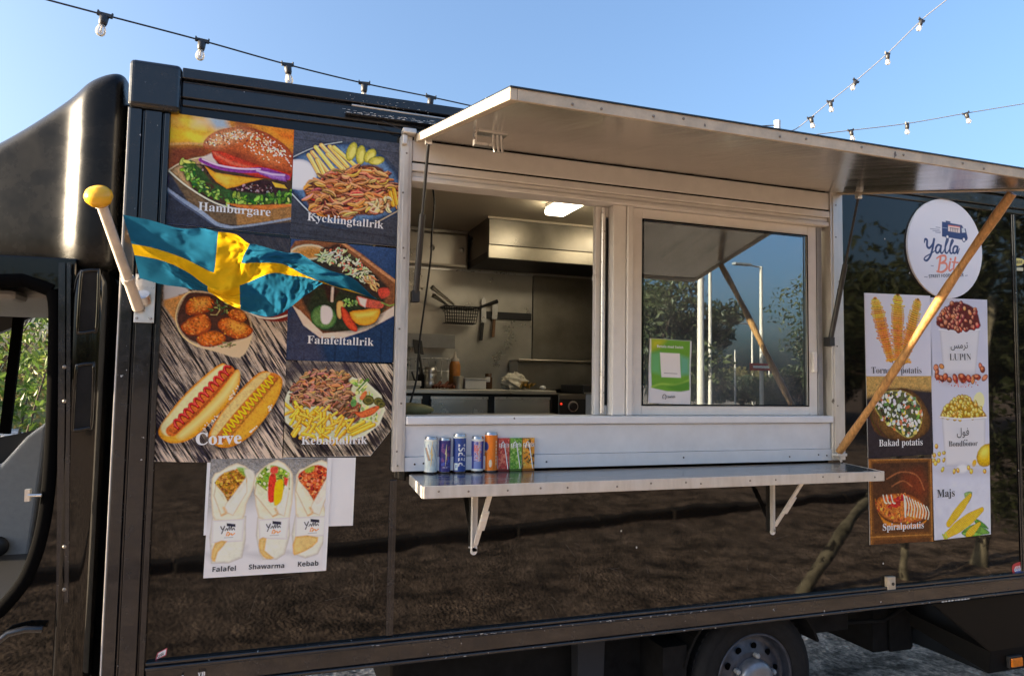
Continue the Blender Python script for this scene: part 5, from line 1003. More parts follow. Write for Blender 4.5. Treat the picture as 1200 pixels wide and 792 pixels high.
cv.sheet(lo, 'print', None, lambda i, j: (i-.5)**2+(j-.5)**2 > .2402, grit=0)
MB().lathe([(LR, 0), (LR, .0105)], (LX, -LO+.0006, LZ), 'y', 72).build('backing', M['white'], lo)
letters(lo, [(('STREET FOOD CENTER', (1050+235/6.09, 225+613/6.09), (1050+484/6.09, 225+602/6.09)), {'st': 'sansb', 'o': LO+.0012})], mat('navy_print', tuple(ink((60, 66, 96))), .4))

# --- payment sign inside the sliding window (its code is left blank)
WO = -.019
cv = Cv((761.2, 396.2), (810.2, 399.6), (759.4, 472.0), res=.0014, o=-.013, bgc=(196, 200, 226)); K = zz(750, 385, 7.92)
cv.poly(K((105, 95), (462, 118), (455, 570), (380, 582), (250, 580), (108, 548)), (96, 150, 58), .5, nz=.12, nsc=(10, 10)); cv.poly(K((108, 100), (240, 105), (180, 170), (108, 200)), (176, 180, 50), 4, .9)
cv.poly(K((105, 230), (190, 222), (190, 420), (105, 400)), (96, 168, 130), 3, .8); cv.poly(K((370, 250), (455, 280), (455, 420), (378, 430)), (92, 160, 160), 3, .8); cv.line(K((108, 540), (200, 512), (330, 520), (452, 480)), 2.2, (150, 190, 90), 1, .7, sm=4); cv.poly(K((250, 540), (330, 512), (450, 490), (450, 560), (350, 580)), (58, 120, 50), 2, .6, sm=2)
cv.poly(K((185, 222), (368, 232), (380, 456), (200, 450)), (206, 208, 230), .4); cv.line(K((225, 412), (345, 418)), .8, (120, 124, 150), .3, .8)
qs = thing('payment_sign', 'green and white payment card sign taped in the sliding window', 'sign', (cv.A.x, cv.A.y, cv.A.z+cv.uz.z))
cv.sheet(qs, 'print', None, None, lambda i, j: .004*np.sin(j*9+.6)*np.abs(i-.5), grit=0); MB().prism([(cv.A.x, cv.A.z), (cv.A.x+cv.ux.x, cv.A.z), (cv.A.x+cv.ux.x, cv.A.z+cv.uz.z), (cv.A.x, cv.A.z+cv.uz.z)], .0165, .0175).build('backing', M['white'], qs)
def lt_(items, m): return letters(qs, [(a, dict(o=-.009, **k)) for a, k in items], m)
lt_([(('Betala med Swish', (770, 407.0), (800.6, 408.6)), {'st': 'sansb'})], M['whiteink']); lt_([(('swish', (782.4, 466.2), (791.2, 466.2)), {'st': 'sansb'})], M['ink'])
rg = MB(); q = at(778.6, 465, -.008); rg.tube([(q.x+.009*math.cos(a), q.y, q.z+.011*math.sin(a)) for a in np.linspace(-1.2, 4, 16)], .0014, 6); rg.build('emblem', M['ink'], qs)

# --- little stickers
def sticker(label, P, col, o=.0012):
    Q = [at(*p, o) for p in P]; return thing('sticker', label, 'sticker', Q[-1], None), MB().prism([(q.x, q.z) for q in Q], -o, -o+.001), Q
t_, mb, Q = sticker('small tilted white sticker with red rim low on the left of the box', [(184.5, 764.5), (196, 758.6), (194.6, 767.4), (182, 773)], 0)
mb.build('sheet', mat('pink_rim', (.55,.10,.13), .4), t_); MB().prism([(q[0], q[1]) for q in [(at(*p, .0018).x, at(*p, .0018).z) for p in ((185.6, 765), (194.8, 760.2), (193.6, 766.6), (183.6, 771.6))]], -.0018, -.0012).build('panel', M['white'], t_); letters(t_, [(('DW', (185.5, 770.4), (192.6, 766.4)), {'st': 'sansb', 'o': .0026})], M['ink'])
t_, mb, Q = sticker('oval yellow sticker high at the right end of the truck', smooth([(1187, 305), (1192, 302.6), (1199, 304), (1200, 308), (1196, 311), (1189, 310.6)], 4), 0)
mb.build('sheet', mat('yellow_vinyl', (.70,.60,.18), .4), t_); letters(t_, [(('MADE', (1189, 308.6), (1198, 308.8)), {'st': 'sansb', 'o': .002})], M['ink'])
t_, mb, Q = sticker('small cream label right under the oval yellow sticker', [(1191.5, 313.4), (1199, 313.8), (1199, 317.6), (1191.5, 317.2)], 0); mb.build('sheet', mat('cream_vinyl', (.66,.62,.42), .4), t_)
t_, mb, Q = sticker('red and blue edged sticker at the lower right frame edge', smooth([(1186.5, 663), (1192, 659), (1204, 657), (1214, 658), (1214, 668), (1198, 669), (1188, 672)], 3), 0)
mb.build('sheet', mat('red_vinyl', (.55,.04,.05), .4), t_); MB().prism([(at(*p, .002).x, at(*p, .002).z) for p in ((1188, 667), (1212, 661), (1212, 668), (1190, 671))], -.002, -.0013).build('panel', mat('blue_vinyl', (.10,.16,.45), .4), t_); letters(t_, [(('auma', (1189, 669.6), (1209, 664.6)), {'st': 'ital', 'o': .0027})], M['whiteink'])
sc_ = thing('painted_lettering', 'worn white lettering on the bottom rail at the left', 'lettering', at(224, 791, .03)); letters(sc_, [(('YB', (232, 792.8), (240.6, 791.2)), {'st': 'ital', 'o': .031})], M['whiteink'])
MB().prism([(at(*p, .030).x, at(*p, .030).z) for p in ((211.5, 795), (213.5, 791), (215, 791), (213.6, 795))], -.030, -.0295).build('stroke', M['whiteink'], sc_)

# ------------------------------------------------------------------ drinks on the shelf
def shelf_z(o): return 1.366-(o-.04)*(1.366-1.353)/.25+.0006
def on_shelf(px, py):
    for o in np.arange(.03, .28, .002):
        p = at(px, py, o)
        if p.z >= shelf_z(o): return Vector((p.x, p.y, shelf_z(o)))
    return p
def can(label, x0, x1, yt, yb, paint, rim=(.42,.42,.43), letter=None):
    xc = (x0+x1)/2; c = on_shelf(xc, yb); o = -c.y
    k = .5*(at(x1, yb, o).x-at(x0, yb, o).x)*.985; r = k*.96; h = (at(xc, yt, o).z-at(xc, yb, o).z)*1.0
    c.y += r*.3; c.x += .0
    root = thing('drink_can', label, 'can', c, 'drinks lined up on the counter shelf')
    fa = math.atan2(-DIST-c.y, 0-c.x)
    nu, nv_ = 120, 70; U, V_ = np.meshgrid(np.linspace(-math.pi, math.pi, nu+1), np.linspace(0, 1, nv_+1))
    C = np.zeros(U.shape+(3,)); paint(U, V_, C); z = .006+V_*(h-.017)
    ang = fa+U; P = np.stack([c.x+r*np.cos(ang), c.y+r*np.sin(ang), c.z+z], -1).reshape(-1, 3)
    idx = np.arange(P.shape[0]).reshape(U.shape); F = np.stack([idx[:-1,:-1], idx[:-1,1:], idx[1:,1:], idx[1:,:-1]], -1).reshape(-1, 4)
    me = bpy.data.meshes.new('can_label'); me.from_pydata(P.tolist(), [], F.tolist()); a = me.color_attributes.new('print', 'FLOAT_COLOR', 'POINT')
    cc = np.ones((P.shape[0], 4), np.float32); cc[:, :3] = np.clip(C.reshape(-1, 3), 0, .92); a.data.foreach_set('color', cc.ravel()); me.materials.append(M['canprint'])
    me.polygons.foreach_set('use_smooth', [True]*len(F)); put('can_body', me, root)
    al = mat('can_rim_metal', rim, .25, metal=.9)
    MB().lathe([(r*.80, .0), (r*.86, .0), (r*.985, .005), (r, .006)], c, 'z', 36).build('can_base', al, root)
    MB().lathe([(r, h-.0110), (r*.97, h-.007), (r*.89, h-.002), (r*.90, h), (r*.87, h), (r*.85, h-.004), (0, h-.005)], c, 'z', 36).build('can_lid', al, root)
    tb = MB().lathe([(r*.22, 0), (r*.22, .0015)], (c.x+r*.2, c.y, c.z+h-.004), 'z', 12); tb.build('pull_tab', al, root)
    if letter:
        s_, st, u0, v0, hgt, wid = letter; X, Fx = text_geo(s_, st); x0_, x1_ = X[:, 0].min(), X[:, 0].max(); yh = X[:, 1].max(); mb = MB()
        P = []
        for x, y in X:
            zc = .006+(v0+(x-x0_)/(x1_-x0_)*hgt)*(h-.017); u = u0-(y/yh)*wid; P.append((c.x+(r+.0007)*math.cos(fa+u), c.y+(r+.0007)*math.sin(fa+u), c.z+zc))
        mb.add(P, Fx); mb.build('lettering', M['whiteink'], root, fix=False)
    return root
# angles: negative u = left as seen from the camera side (positive turns right)
def nzr(U, n, m, s): return vnoise(U.shape[0], U.shape[1], n, m, s)
def bolt(U, V_, u0, v0, s):
    x, y = (U-u0)/s, (V_-v0)/s; a = (np.abs(x-.45*(y-.35)) < .34*np.clip(1-y, 0, 1)) & (y > 0) & (y < 1); b = (np.abs(x-.45*(y+.35)) < .30*np.clip(1+y, 0, 1)) & (y <= 0.05) & (y > -1); return a | b
def p1(U, V_, C):
    C[:] = ink((188, 200, 216)); C *= (1+.5*(nzr(U, 9, 9, 1)-.5))[..., None]
    C[(np.sin(U*9+V_*14) > .75) & (V_ > .35) & (V_ < .85)] = ink((140, 160, 196)); C[bolt(U, V_, .15, .55, .42)] = ink((214, 184, 128)); C[(np.abs(U+.55-(.6-V_)*1.6) < .16) & (V_ > .35) & (V_ < .75)] = ink((150, 128, 116)); C[(V_ > .93) | (V_ < .04)] = ink((206, 212, 224))
def p2(U, V_, C):
    C[:] = ink((44, 40, 120)); C[(nzr(U, 12, 10, 5) > .55) & (V_ > .3) & (V_ < .9)] = ink((110, 66, 130)); C[(nzr(U, 7, 6, 6) > .62) & (V_ < .5)] = ink((60, 80, 180)); C[bolt(U, V_, .25, .55, .40)] = ink((234, 204, 170)); C[(np.abs(U-.1) < .5) & (np.abs(V_-.13) < .03) & (np.sin(U*24) > 0)] = ink((190, 190, 226))
def p3(U, V_, C):
    C[:] = ink((34, 66, 148)); C[U < -.75] = ink((24, 44, 110)); C[(V_ > .95)] = ink((190, 200, 214)); C[(U > -.75) & (U < -.2) & (V_ > .04) & (V_ < .23)] = ink((196, 208, 226)); C[(U > -.62) & (U < -.32) & (V_ > .09) & (V_ < .19)] = ink((120, 146, 196))
def p4(U, V_, C):
    C[:] = ink((50, 62, 150)); m_ = (U > -.55) & (U < .72) & (V_ > .06); C[m_] = ink((166, 160, 206)); q = nzr(U, 7, 5, 9); C[m_ & (q > .55) & (V_ > .3)] = ink((190, 110, 120)); C[m_ & (q < .40) & (V_ > .25)] = ink((84, 90, 176)); C[m_ & (np.abs(U-.3) < .05)] = ink((214, 190, 180)); C[m_ & (V_ < .3)] = ink((110, 130, 204)); C[(V_ > .93) | (V_ < .06)] = ink((206, 214, 230))
def p5(U, V_, C):
    C[:] = ink((222, 112, 30)); C *= (1+.12*(nzr(U, 20, 20, 3)-.5))[..., None]; C[(np.hypot((U+.95)/.62, (V_-.68)/.13) < 1)] = ink((48, 56, 130)); C[(np.abs(U+.95) < .4) & (np.abs(V_-.53) < .03)] = ink((206, 150, 110))
    C[(np.hypot((U+.03)/.24, (V_-.2)/.11) < 1)] = ink((206, 196, 190)); C[(U > .80) & (U < 1.06) & (V_ > .1) & (V_ < .85)] = ink((226, 190, 170)); C[(U > .80) & (U < 1.06) & (V_ > .1) & (V_ < .85) & (np.sin(V_*60) > .3)] = ink((206, 130, 80))
can('silver can with a gold streak, leftmost on the counter shelf', 496.6, 512.9, 510.3, 553.2, p1)
can('dark purple can with a pale lightning bolt', 513.8, 528.4, 511.4, 552.6, p2)
can('tall blue can with large white upright lettering', 530.2, 546.5, 506.6, 552.0, p3, letter=('PEPSI', 'sansb', .95, .13, .66, 1.10))
can('slim lilac and blue can with red print, between the blue and orange cans', 552.0, 566.9, 510.0, 551.8, p4)
can('tall orange can beside the juice cartons', 567.6, 583.4, 505.8, 551.8, p5)
def carton(label, x0, x1, yt, yb, base, blot, seed):
    a, b = on_shelf(x0, yb), on_shelf(x1, yb); o = -a.y+.001; w = (b.x-a.x)*.97; h = at(x0, yt, o).z-at(x0, yb, o).z; d = w*.72; c = Vector((a.x+w*.45, a.y+d*.35, shelf_z(-a.y)))
    root = thing('juice_carton', label, 'juice carton', c, 'drinks lined up on the counter shelf')
    nx_, nz_ = 26, 64; V = []; F = []; C = []
    nzv = np.random.default_rng(seed); N_ = vnoise(nz_+1, 4*nx_, 5, 5, seed); N2 = vnoise(nz_+1, 4*nx_, 3, 3, seed+9)
    per = [(-w/2, -d/2), (w/2, -d/2), (w/2, d/2), (-w/2, d/2)]
    for j_ in range(nz_+1):
        for s_ in range(4):
            p, q = per[s_], per[(s_+1) % 4]
            for i in range(nx_):
                t_ = i/nx_; V.append((c.x+p[0]+(q[0]-p[0])*t_, c.y+p[1]+(q[1]-p[1])*t_, c.z+h*j_/nz_)); v = j_/nz_
                col = np.array(base, float)
                n_ = N_[j_, s_*nx_+i]
                if n_ > .56: col = np.array(blot[0], float)
                if N2[j_, s_*nx_+i] > .63: col = np.array(blot[1], float)
                if v < .07: col = np.array(base)*.6
                C.append(ink(col))
    m_ = 4*nx_
    F = [(j_*m_+i, j_*m_+(i+1) % m_, (j_+1)*m_+(i+1) % m_, (j_+1)*m_+i) for j_ in range(nz_) for i in range(m_)]+[tuple(range(nz_*m_, (nz_+1)*m_))]
    me = bpy.data.meshes.new('carton'); me.from_pydata(V, [], F); at_ = me.color_attributes.new('print', 'FLOAT_COLOR', 'POINT'); cc = np.ones((len(V), 4), np.float32); cc[:, :3] = np.array(C); at_.data.foreach_set('color', cc.ravel()); me.materials.append(M['canprint']); put('carton_body', me, root)
    y = c.y-d/2-.003
    MB().tube([(c.x-w*.22, y, c.z+h*.84), (c.x-w*.10, y, c.z+h*.90), (c.x+w*.02, y, c.z+h*.82), (c.x+w*.36, y, c.z+h*.07)], .0022, 8).tube([(c.x-w*.22, y, c.z+h*.84), (c.x-w*.30, y, c.z+h*.70)], .0022, 8).build('straw', M['whiteink'], root)
    X, Fx = text_geo('Festis', 'sansb'); k = w*.92/(X[:, 0].max()-X[:, 0].min()); mb = MB(); mb.add([(c.x-w*.46+(x-X[:, 0].min())*k, c.y-d/2-.0006, c.z+h*.70+y_*k*1.5+.10*(x*k)) for x, y_ in X], Fx); mb.build('lettering', M['whiteink'], root, fix=False)
    tp_ = MB().box(c.x-w*.46, c.x+w*.46, c.y-.002, c.y+.002, c.z+h+.0004, c.z+h+.003); tp_.build('top_seam', M['whiteink'], root)
carton('red juice carton with a white straw', 583.9, 597.2, 512.4, 551.3, (176, 62, 66), ((200, 120, 110), (140, 30, 40)), 31)
carton('green juice carton between the red and the spotted one', 597.8, 611.7, 512.4, 551.0, (110, 160, 66), ((70, 130, 50), (190, 214, 150)), 41)
carton('orange leopard-spotted juice carton at the end of the row', 612.4, 626.5, 512.4, 550.8, (226, 140, 50), ((70, 40, 24), (236, 176, 90)), 51)

# ------------------------------------------------------------------ wooden pole propping the awning
a, b_ = Vector((2.668, -.90, AZ+(AE-AZ)*.90/AW-.018)), Vector((2.624, -.060, 1.415))
P = [a.lerp(b_, t_)+Vector((0, .004*math.sin(t_*5), .006*math.sin(t_*7))) for t_ in np.linspace(0, 1, 14)]
po = MB().tube(P, [.017+.0025*math.sin(i*1.7) for i in range(14)], 14).build('wooden_pole', M['wood'], origin=b_)
tag(po, 'long wooden pole propping up the right end of the awning', 'pole')
mb = MB().box(2.60, 2.66, -.078, -.0405, 1.40, 1.413).tube([(2.627, -.06, 1.413), (2.640, -.052, 1.385), (2.650, -.05, 1.372)], .006, 8); mb.build('pole_rest', M['alu'], T, bevel=.002)

# ------------------------------------------------------------------ flag on its little staff
B0, B1 = Vector((-.425, -.045, 1.965)), Vector((-.50, -.36, 2.275))
FL = thing('flag', 'waving blue flag with yellow cross on a white staff at the box corner', 'flag', B0)
dv = (B1-B0)
MB().tube([B0, B0+dv*.27], [.019, .017], 14).tube([B0+dv*.26, B0+dv*.30], .021, 14).tube([B0+dv*.27, B0+dv*.93], [.0165, .0155], 14).tube([B0+dv*.93, B0+dv*.955], [.020, .012], 14).build('flag_staff', M['polewhite'], FL)
e = B0+dv*.995; mb = MB(); d = dv.normalized(); x = d.cross(Vector((0, 0, 1))).normalized(); y = x.cross(d); pr_ = [(0, -.034), (.016, -.033), (.030, -.021), (.040, -.002), (.040, .012), (.032, .026), (.018, .034), (0, .036)]
V = [e+d*h*.9+(x*math.cos(2*math.pi*k/28)+y*math.sin(2*math.pi*k/28))*r for r, h in pr_ for k in range(28)]; mb.add(V, [(i*28+k, i*28+(k+1) % 28, (i+1)*28+(k+1) % 28, (i+1)*28+k) for i in range(len(pr_)-1) for k in range(28)], 0, True); mb.build('finial_ball', M['yellowball'], FL)
q = at(170, 350, .03)
pl = MB().box(q.x-.032, q.x+.032, -.036, -.0315, q.z-.085, q.z+.085); rivets(pl, [(q.x+i*.022, -.0365, q.z+j_*.07) for i in (-1, 1) for j_ in (-1, 1)], .005, .003, 1); pl.tube([(q.x-.002, -.036, q.z-.01), (q.x-.006, -.058, q.z+.012)], .024, 14); pl.build('mount_plate', [M['alu_bright'], M['grey']], FL, bevel=.001)
# cloth: rows of control points (fly direction), five stations across
ctl = [ # u, (top), (band top), (band bottom), (bottom) in crop pixels, depth offsets
 (0.00, (146, 172), (181, 286), (192, 330), (212, 420), (.335, .305, .285, .25)),
 (0.12, (300, 205), (292, 308), (300, 352), (318, 448), (.335, .30, .28, .235)),
 (0.24, (430, 232), (405, 352), (404, 400), (408, 462), (.31, .29, .26, .22)),
 (0.3125, (519, 239), (503, 398), (478, 448), (480, 473), (.275, .255, .27, .235)),
 (0.375, (585, 245), (562, 384), (548, 468), (540, 512), (.25, .27, .285, .26)),
 (0.4375, (642, 288), (609, 362), (604, 452), (606, 541), (.235, .27, .275, .27)),
 (0.58, (762, 308), (700, 357), (712, 402), (720, 572), (.20, .255, .26, .24)),
 (0.72, (885, 352), (792, 374), (800, 408), (802, 531), (.18, .235, .235, .215)),
 (0.86, (1020, 412), (880, 420), (872, 424), (872, 478), (.16, .20, .205, .195)),
 (1.00, (1140, 500), (1100, 488), (945, 432), (928, 440), (.14, .16, .185, .18))]
K4 = zz(100, 200, 3.3333); us = [c[0] for c in ctl]; vv_ = [0, .4, .6, 1.0]
G = np.array([[tuple(at(*K4(c[1+k])[0], c[5][k]-.02)) for k in range(4)] for c in ctl])      # 10 x 4 x 3
def cubic(xs_, ys_, q):
    n = len(xs_); ys_ = np.asarray(ys_, float); m_ = np.zeros_like(ys_)
    for i in range(n):
        i0, i1 = max(i-1, 0), min(i+1, n-1); m_[i] = (ys_[i1]-ys_[i0])/(xs_[i1]-xs_[i0])
    out = []
    for u in q:
        i = min(n-2, max(0, int(np.searchsorted(xs_, u, 'right'))-1)); h = xs_[i+1]-xs_[i]; t_ = (u-xs_[i])/h
        out.append((2*t_**3-3*t_*t_+1)*ys_[i]+(t_**3-2*t_*t_+t_)*h*m_[i]+(-2*t_**3+3*t_*t_)*ys_[i+1]+(t_**3-t_*t_)*h*m_[i+1])
    return np.array(out)
nu, nv_ = 128, 80; uq = np.linspace(0, 1, nu+1); vq = np.linspace(0, 1, nv_+1)
A1 = cubic(us, G, uq); S_ = np.stack([cubic(vv_, A1[i], vq) for i in range(nu+1)], 0)
wn = vnoise(nu+1, nv_+1, 16, 10, 77)-.5; UU, VV = np.meshgrid(uq, vq, indexing='ij')
S_[..., 1] += .015*np.sin(UU*17-VV*4.5+5*wn)*np.clip(UU*5, 0, 1)*(.4+.6*np.clip(UU*2, 0, 1))+.018*wn*np.clip(UU*6, 0, 1)+.003*np.sin(UU*46+VV*9+6*wn)*np.clip(UU*4, 0, 1)+.004*np.sin(VV*30+UU*14+8*wn)*np.exp(-((UU-.37)/.14)**2)
S_[..., 2] += .006*np.sin(UU*30+VV*3)*np.clip(UU*4, 0, 1)*(.3+.7*(VV < .05))
idx = np.arange((nu+1)*(nv_+1)).reshape(nu+1, nv_+1); mb = MB(); mb.v = [tuple(p) for p in S_.reshape(-1, 3)]
for i in range(nu):
    for j_ in range(nv_):
        u, v = (uq[i]+uq[i+1])/2, (vq[j_]+vq[j_+1])/2; mb.f.append([idx[i, j_], idx[i+1, j_], idx[i+1, j_+1], idx[i, j_+1]]); mb.m.append(1 if (.3125 < u < .4375 or .4 < v < .6) else 0); mb.sm.append(True)
def cloth(name, c, tr):
    m = mat(name, c, .85, var=.10, vs_=40, bump=.15, bs=900, spec=.12); N = m.node_tree.nodes; L = m.node_tree.links; b = N['Principled BSDF']; t = N.new('ShaderNodeBsdfTranslucent'); t.inputs[0].default_value = (*c, 1); x = N.new('ShaderNodeMixShader'); x.inputs[0].default_value = tr; L.new(b.outputs[0], x.inputs[1]); L.new(t.outputs[0], x.inputs[2]); L.new(x.outputs[0], N['Material Output'].inputs[0]); return m
mb.build('flag_cloth', [cloth('blue_flag_cloth', (.016, .13, .235), .48), cloth('yellow_flag_cloth', (.82, .50, .010), .4)], FL, fix=False)

# ------------------------------------------------------------------ strings of bulbs overhead
M['cable'] = mat('string_light_cable', (.035,.035,.037), .4); M['sock'] = mat('bulb_socket', (.03,.03,.032), .45)
def sock_mesh():
    return MB().lathe([(.012, -.004), (.020, -.010), (.019, -.040), (.016, -.052), (.013, -.055)], (0,0,0), 'z', 14).box(-.030, .030, -.008, .008, -.008, .008).box(-.034, -.028, -.006, .006, -.008, .016).box(.028, .034, -.006, .006, -.008, .016).mesh('lamp_socket', M['sock'])
def bulb_mesh():
    return MB().lathe([(.013, -.055), (.018, -.066), (.0225, -.082), (.021, -.096), (.013, -.106), (0, -.109)], (0,0,0), 'z', 16).mesh('bulb', M['clear'])
def fil_mesh():
    return MB().tube([(0, 0, -.055), (0, 0, -.085)], .004, 6).tube([(-.006, 0, -.085), (0, .004, -.094), (.006, 0, -.085)], .0022, 6).mesh('filament', mat('filament_post', (.7,.62,.5), .5))
SM, BM_, FM = sock_mesh(), bulb_mesh(), fil_mesh()
M['cable_sunlit'] = mat('sunlit_string_cable', (.20,.20,.21), .4)  # same cable where the sun catches it: light put into a paler colour
def string_light(label, P, bulbs, size, tilt=0, cable='cable'):
    """P: (px, py, o) along the cable; bulbs: indices along it where lamps hang"""
    W_ = [at(*p) for p in P]; root = thing('string_light', label, 'string light', W_[0], 'strings of bulbs above the truck')
    Q = smooth([tuple(w) for w in W_], 8, False); MB().tube([tuple(q) for q in Q], .0042*size, 6).build('cable', M[cable], root)
    for k, (px, py, oo) in enumerate(bulbs):
        w = at(px, py, oo); d = rnd.uniform(-.16, .16)+tilt+(rnd.uniform(-.3, .3) if tilt else 0)
        def ins(nm, me, par, loc):
            o = bpy.data.objects.new(nm, me); COL.objects.link(o); o.parent = par; o.location = loc; ORG[o.name] = w; return o
        s = ins('lamp_socket', SM, root, w-W_[0]); s.rotation_euler = (rnd.uniform(-.1, .1), d, rnd.uniform(-.5, .5)); s.scale = (size,)*3
        bb = ins('bulb', BM_, s, (0, 0, 0)); ins('filament', FM, s, (0, 0, 0))
D1 = lambda px: -.25-.62*min(px-55, 560)/490
pts1 = [(20, -10), (55, 0), (123, 18), (237, 48), (337, 76), (427, 98), (505, 114), (560, 126), (620, 139), (760, 152)]
string_light('string of clear bulbs on dark cable over the cab and box', [(x, y, D1(x)) for x, y in pts1]+[(911, 147, -.9)], [(x, y, D1(x)) for x, y in ((123, 18), (237, 48), (337, 76), (427, 98), (505, 114))], .84)
D2 = lambda px: -.2-.7*(1125-px)/200
pts2 = [(1140, -26), (1112, -2), (1080, 24), (1040, 63), (1003, 95), (973, 119), (950, 138), (929, 153)]
string_light('steeply rising string of bulbs at the right of the sky', [(x, y, D2(x)) for x, y in pts2]+[(911, 150, -.9)], [(x, y, D2(x)) for x, y in ((1080, 24), (1040, 63), (1003, 95), (973, 119), (950, 138))], .66, .12, 'cable_sunlit')
D3 = lambda px: -.4-.5*(1230-px)/290
pts3 = [(1260, 112), (1205, 121), (1132, 133), (1063, 145), (997, 153), (950, 158.5), (925, 161)]
string_light('nearly level string of bulbs at the right, below the rising one', [(x, y, D3(x)) for x, y in pts3]+[(911, 151, -.9)], [(x, y, D3(x)) for x, y in ((1132, 133), (1063, 145), (997, 153))], .66, -.2, 'cable_sunlit')

# ------------------------------------------------------------------ loose things in the kitchen
WZ_ = 1.6825
def loose(name, label, cat, mb, m, loc, group=None, **kw): return tag(mb.build(name, m, origin=loc, **kw), label, cat, group)
def kp(px, py, y): return at(px, py, -y)
q = kp(527, 362, 1.84)
bk = thing('wire_basket', 'wire frying basket with long handles hung on the steel wall', 'basket', (q.x, 1.88, q.z-.1)); mb = MB()
l, r_, t_, b0 = kp(519, 359, 1.8).x, kp(559, 361, 1.8).x, kp(540, 360, 1.8).z, kp(540, 379, 1.8).z
for i in range(15): x = l+(r_-l)*i/14; mb.tube([(x, 1.76, t_), (x+(.5-i/14)*.03, 1.77, b0), (x+(.5-i/14)*.03, 1.87, b0)], .003, 5)
for z in np.linspace(b0, t_, 6): mb.tube([(l+.02*(t_-z)/(t_-b0), 1.762, z), (r_-.02*(t_-z)/(t_-b0), 1.762, z)], .003, 5)
mb.tube([(l, 1.76, t_), (r_, 1.76, t_), (r_, 1.88, t_), (l, 1.88, t_), (l, 1.76, t_)], .006, 6); mb.box(l+.02, r_-.02, 1.775, 1.87, b0, b0+.006); mb.build('basket', M['dark'], bk)
for (a, b2) in (((532, 357), (508, 338)), ((524, 357), (509, 347))): u, v = kp(*a, 1.80), kp(*b2, 1.72); MB().tube([u, v], [.008, .014], 8).tube([v, v+(v-u)*.08], .016, 8).build('basket_handle', M['steel'], bk)
kn = thing('knife', 'kitchen knife with black handle hanging point up on the magnetic strip', 'knife', kp(563, 398, 1.86), 'knives on the magnetic strip')
bl = [kp(*p, 1.868) for p in ((564, 378), (570, 378), (569.5, 352), (567, 347), (564.5, 352))]; MB().prism([(p.x, p.z) for p in bl], 1.868, 1.871).build('blade', M['alu_bright'], kn)
hn = [kp(*p, 1.866) for p in ((563.5, 378), (567.5, 378), (565.5, 399), (561.5, 399))]; MB().prism([(p.x, p.z) for p in hn], 1.860, 1.874).build('handle', M['dark'], kn, bevel=.004)
kn = thing('turner', 'broad metal turner with wooden handle beside the black knife', 'utensil', kp(578, 396, 1.86))
bl = [kp(*p, 1.868) for p in ((576.5, 374), (582.5, 374), (584, 354), (577.5, 353))]; MB().prism([(p.x, p.z) for p in bl], 1.867, 1.870).build('blade', M['alu_bright'], kn)
hn = [kp(*p, 1.866) for p in ((577.5, 374), (581, 374), (579.5, 395), (576, 395))]; MB().prism([(p.x, p.z) for p in hn], 1.860, 1.873).build('handle', mat('worn_handle_wood', (.25,.14,.07), .6, var=.3), kn, bevel=.004)
u, v = kp(559, 361, 1.85), kp(583, 353, 1.85); loose('sharpening_steel', 'short black handle lying slantwise across the knives', 'utensil', MB().tube([u, v], [.006, .014], 8), M['dark'], u)
def on_top(px, y): p = kp(px, 455, y); return Vector((p.x, y, WZ_))
c = on_top(532.5, 1.52)
sqb = thing('sauce_bottle', 'squeeze bottle of orange sauce with pointed nozzle on the worktop', 'bottle', c); r = .035
h = kp(532, 412, 1.52).z-WZ_
MB().lathe([(r*.9, 0), (r, .006), (r, h*.62), (r*.85, h*.70), (r*.7, h*.74)], c, 'z', 24).build('bottle_body', mat('amber_sauce', (.55,.22,.05), .35, var=.2, vs_=30), sqb); MB().lathe([(r*.78, h*.74), (r*.75, h*.80), (r*.3, h*.84), (r*.16, h), (0, h)], c, 'z', 20).build('nozzle_cap', M['polewhite'], sqb)
c = on_top(504, 1.45); h = kp(504, 430, 1.45).z-WZ_
mb = MB().lathe([(.03, 0), (.036, .004), (.036, h*.3), (.034, h*.33), (.036, h*.36), (.036, h*.66), (.034, h*.69), (.036, h*.72), (.036, h), (.030, h)], c, 'z', 24); loose('steel_canister', 'ribbed shiny steel canister on the worktop', 'canister', mb, M['alu_bright'], c)
c = on_top(537, 1.40); loose('steel_cup', 'plain dented steel cup beside the sauce bottle', 'cup', MB().lathe([(.026, 0), (.032, .075), (.034, .078), (.030, .076), (.024, .006), (0, .006)], c, 'z', 20), M['steel'], c)
c = on_top(556, 1.45); mb = MB().box(c.x-.075, c.x+.06, c.y-.05, c.y+.05, WZ_, WZ_+.066).box(c.x-.082, c.x+.067, c.y-.057, c.y+.057, WZ_+.060, WZ_+.0665).box(c.x+.068, c.x+.095, c.y-.02, c.y+.02, WZ_+.045, WZ_+.075); loose('food_tub', 'white plastic tub with a lug on the worktop', 'tub', mb, M['whiteframe'], c, bevel=.006)
c = on_top(602, 1.45); gq = np.random.default_rng(8); mb = MB(); nr, ns = 12, 18; V = []
for i in range(nr):
    for k in range(ns):
        ph, th = math.pi*i/(nr-1), 2*math.pi*k/ns; s_ = 1+.45*(gq.random()-.5); V.append((c.x+.085*s_*math.sin(ph)*math.cos(th), c.y+.05*s_*math.sin(ph)*math.sin(th), max(WZ_+.001, WZ_+.045+.06*s_*math.cos(ph))))
mb.add(V, [(i*ns+k, i*ns+(k+1) % ns, (i+1)*ns+(k+1) % ns, (i+1)*ns+k) for i in range(nr-1) for k in range(ns)]); loose('crumpled_bag', 'crumpled pale bag on the worktop', 'bag', mb, mat('crumpled_film', (.68,.64,.52), .3, var=.15, vs_=40), c)
c = on_top(618, 1.40); mb = MB(); V = []
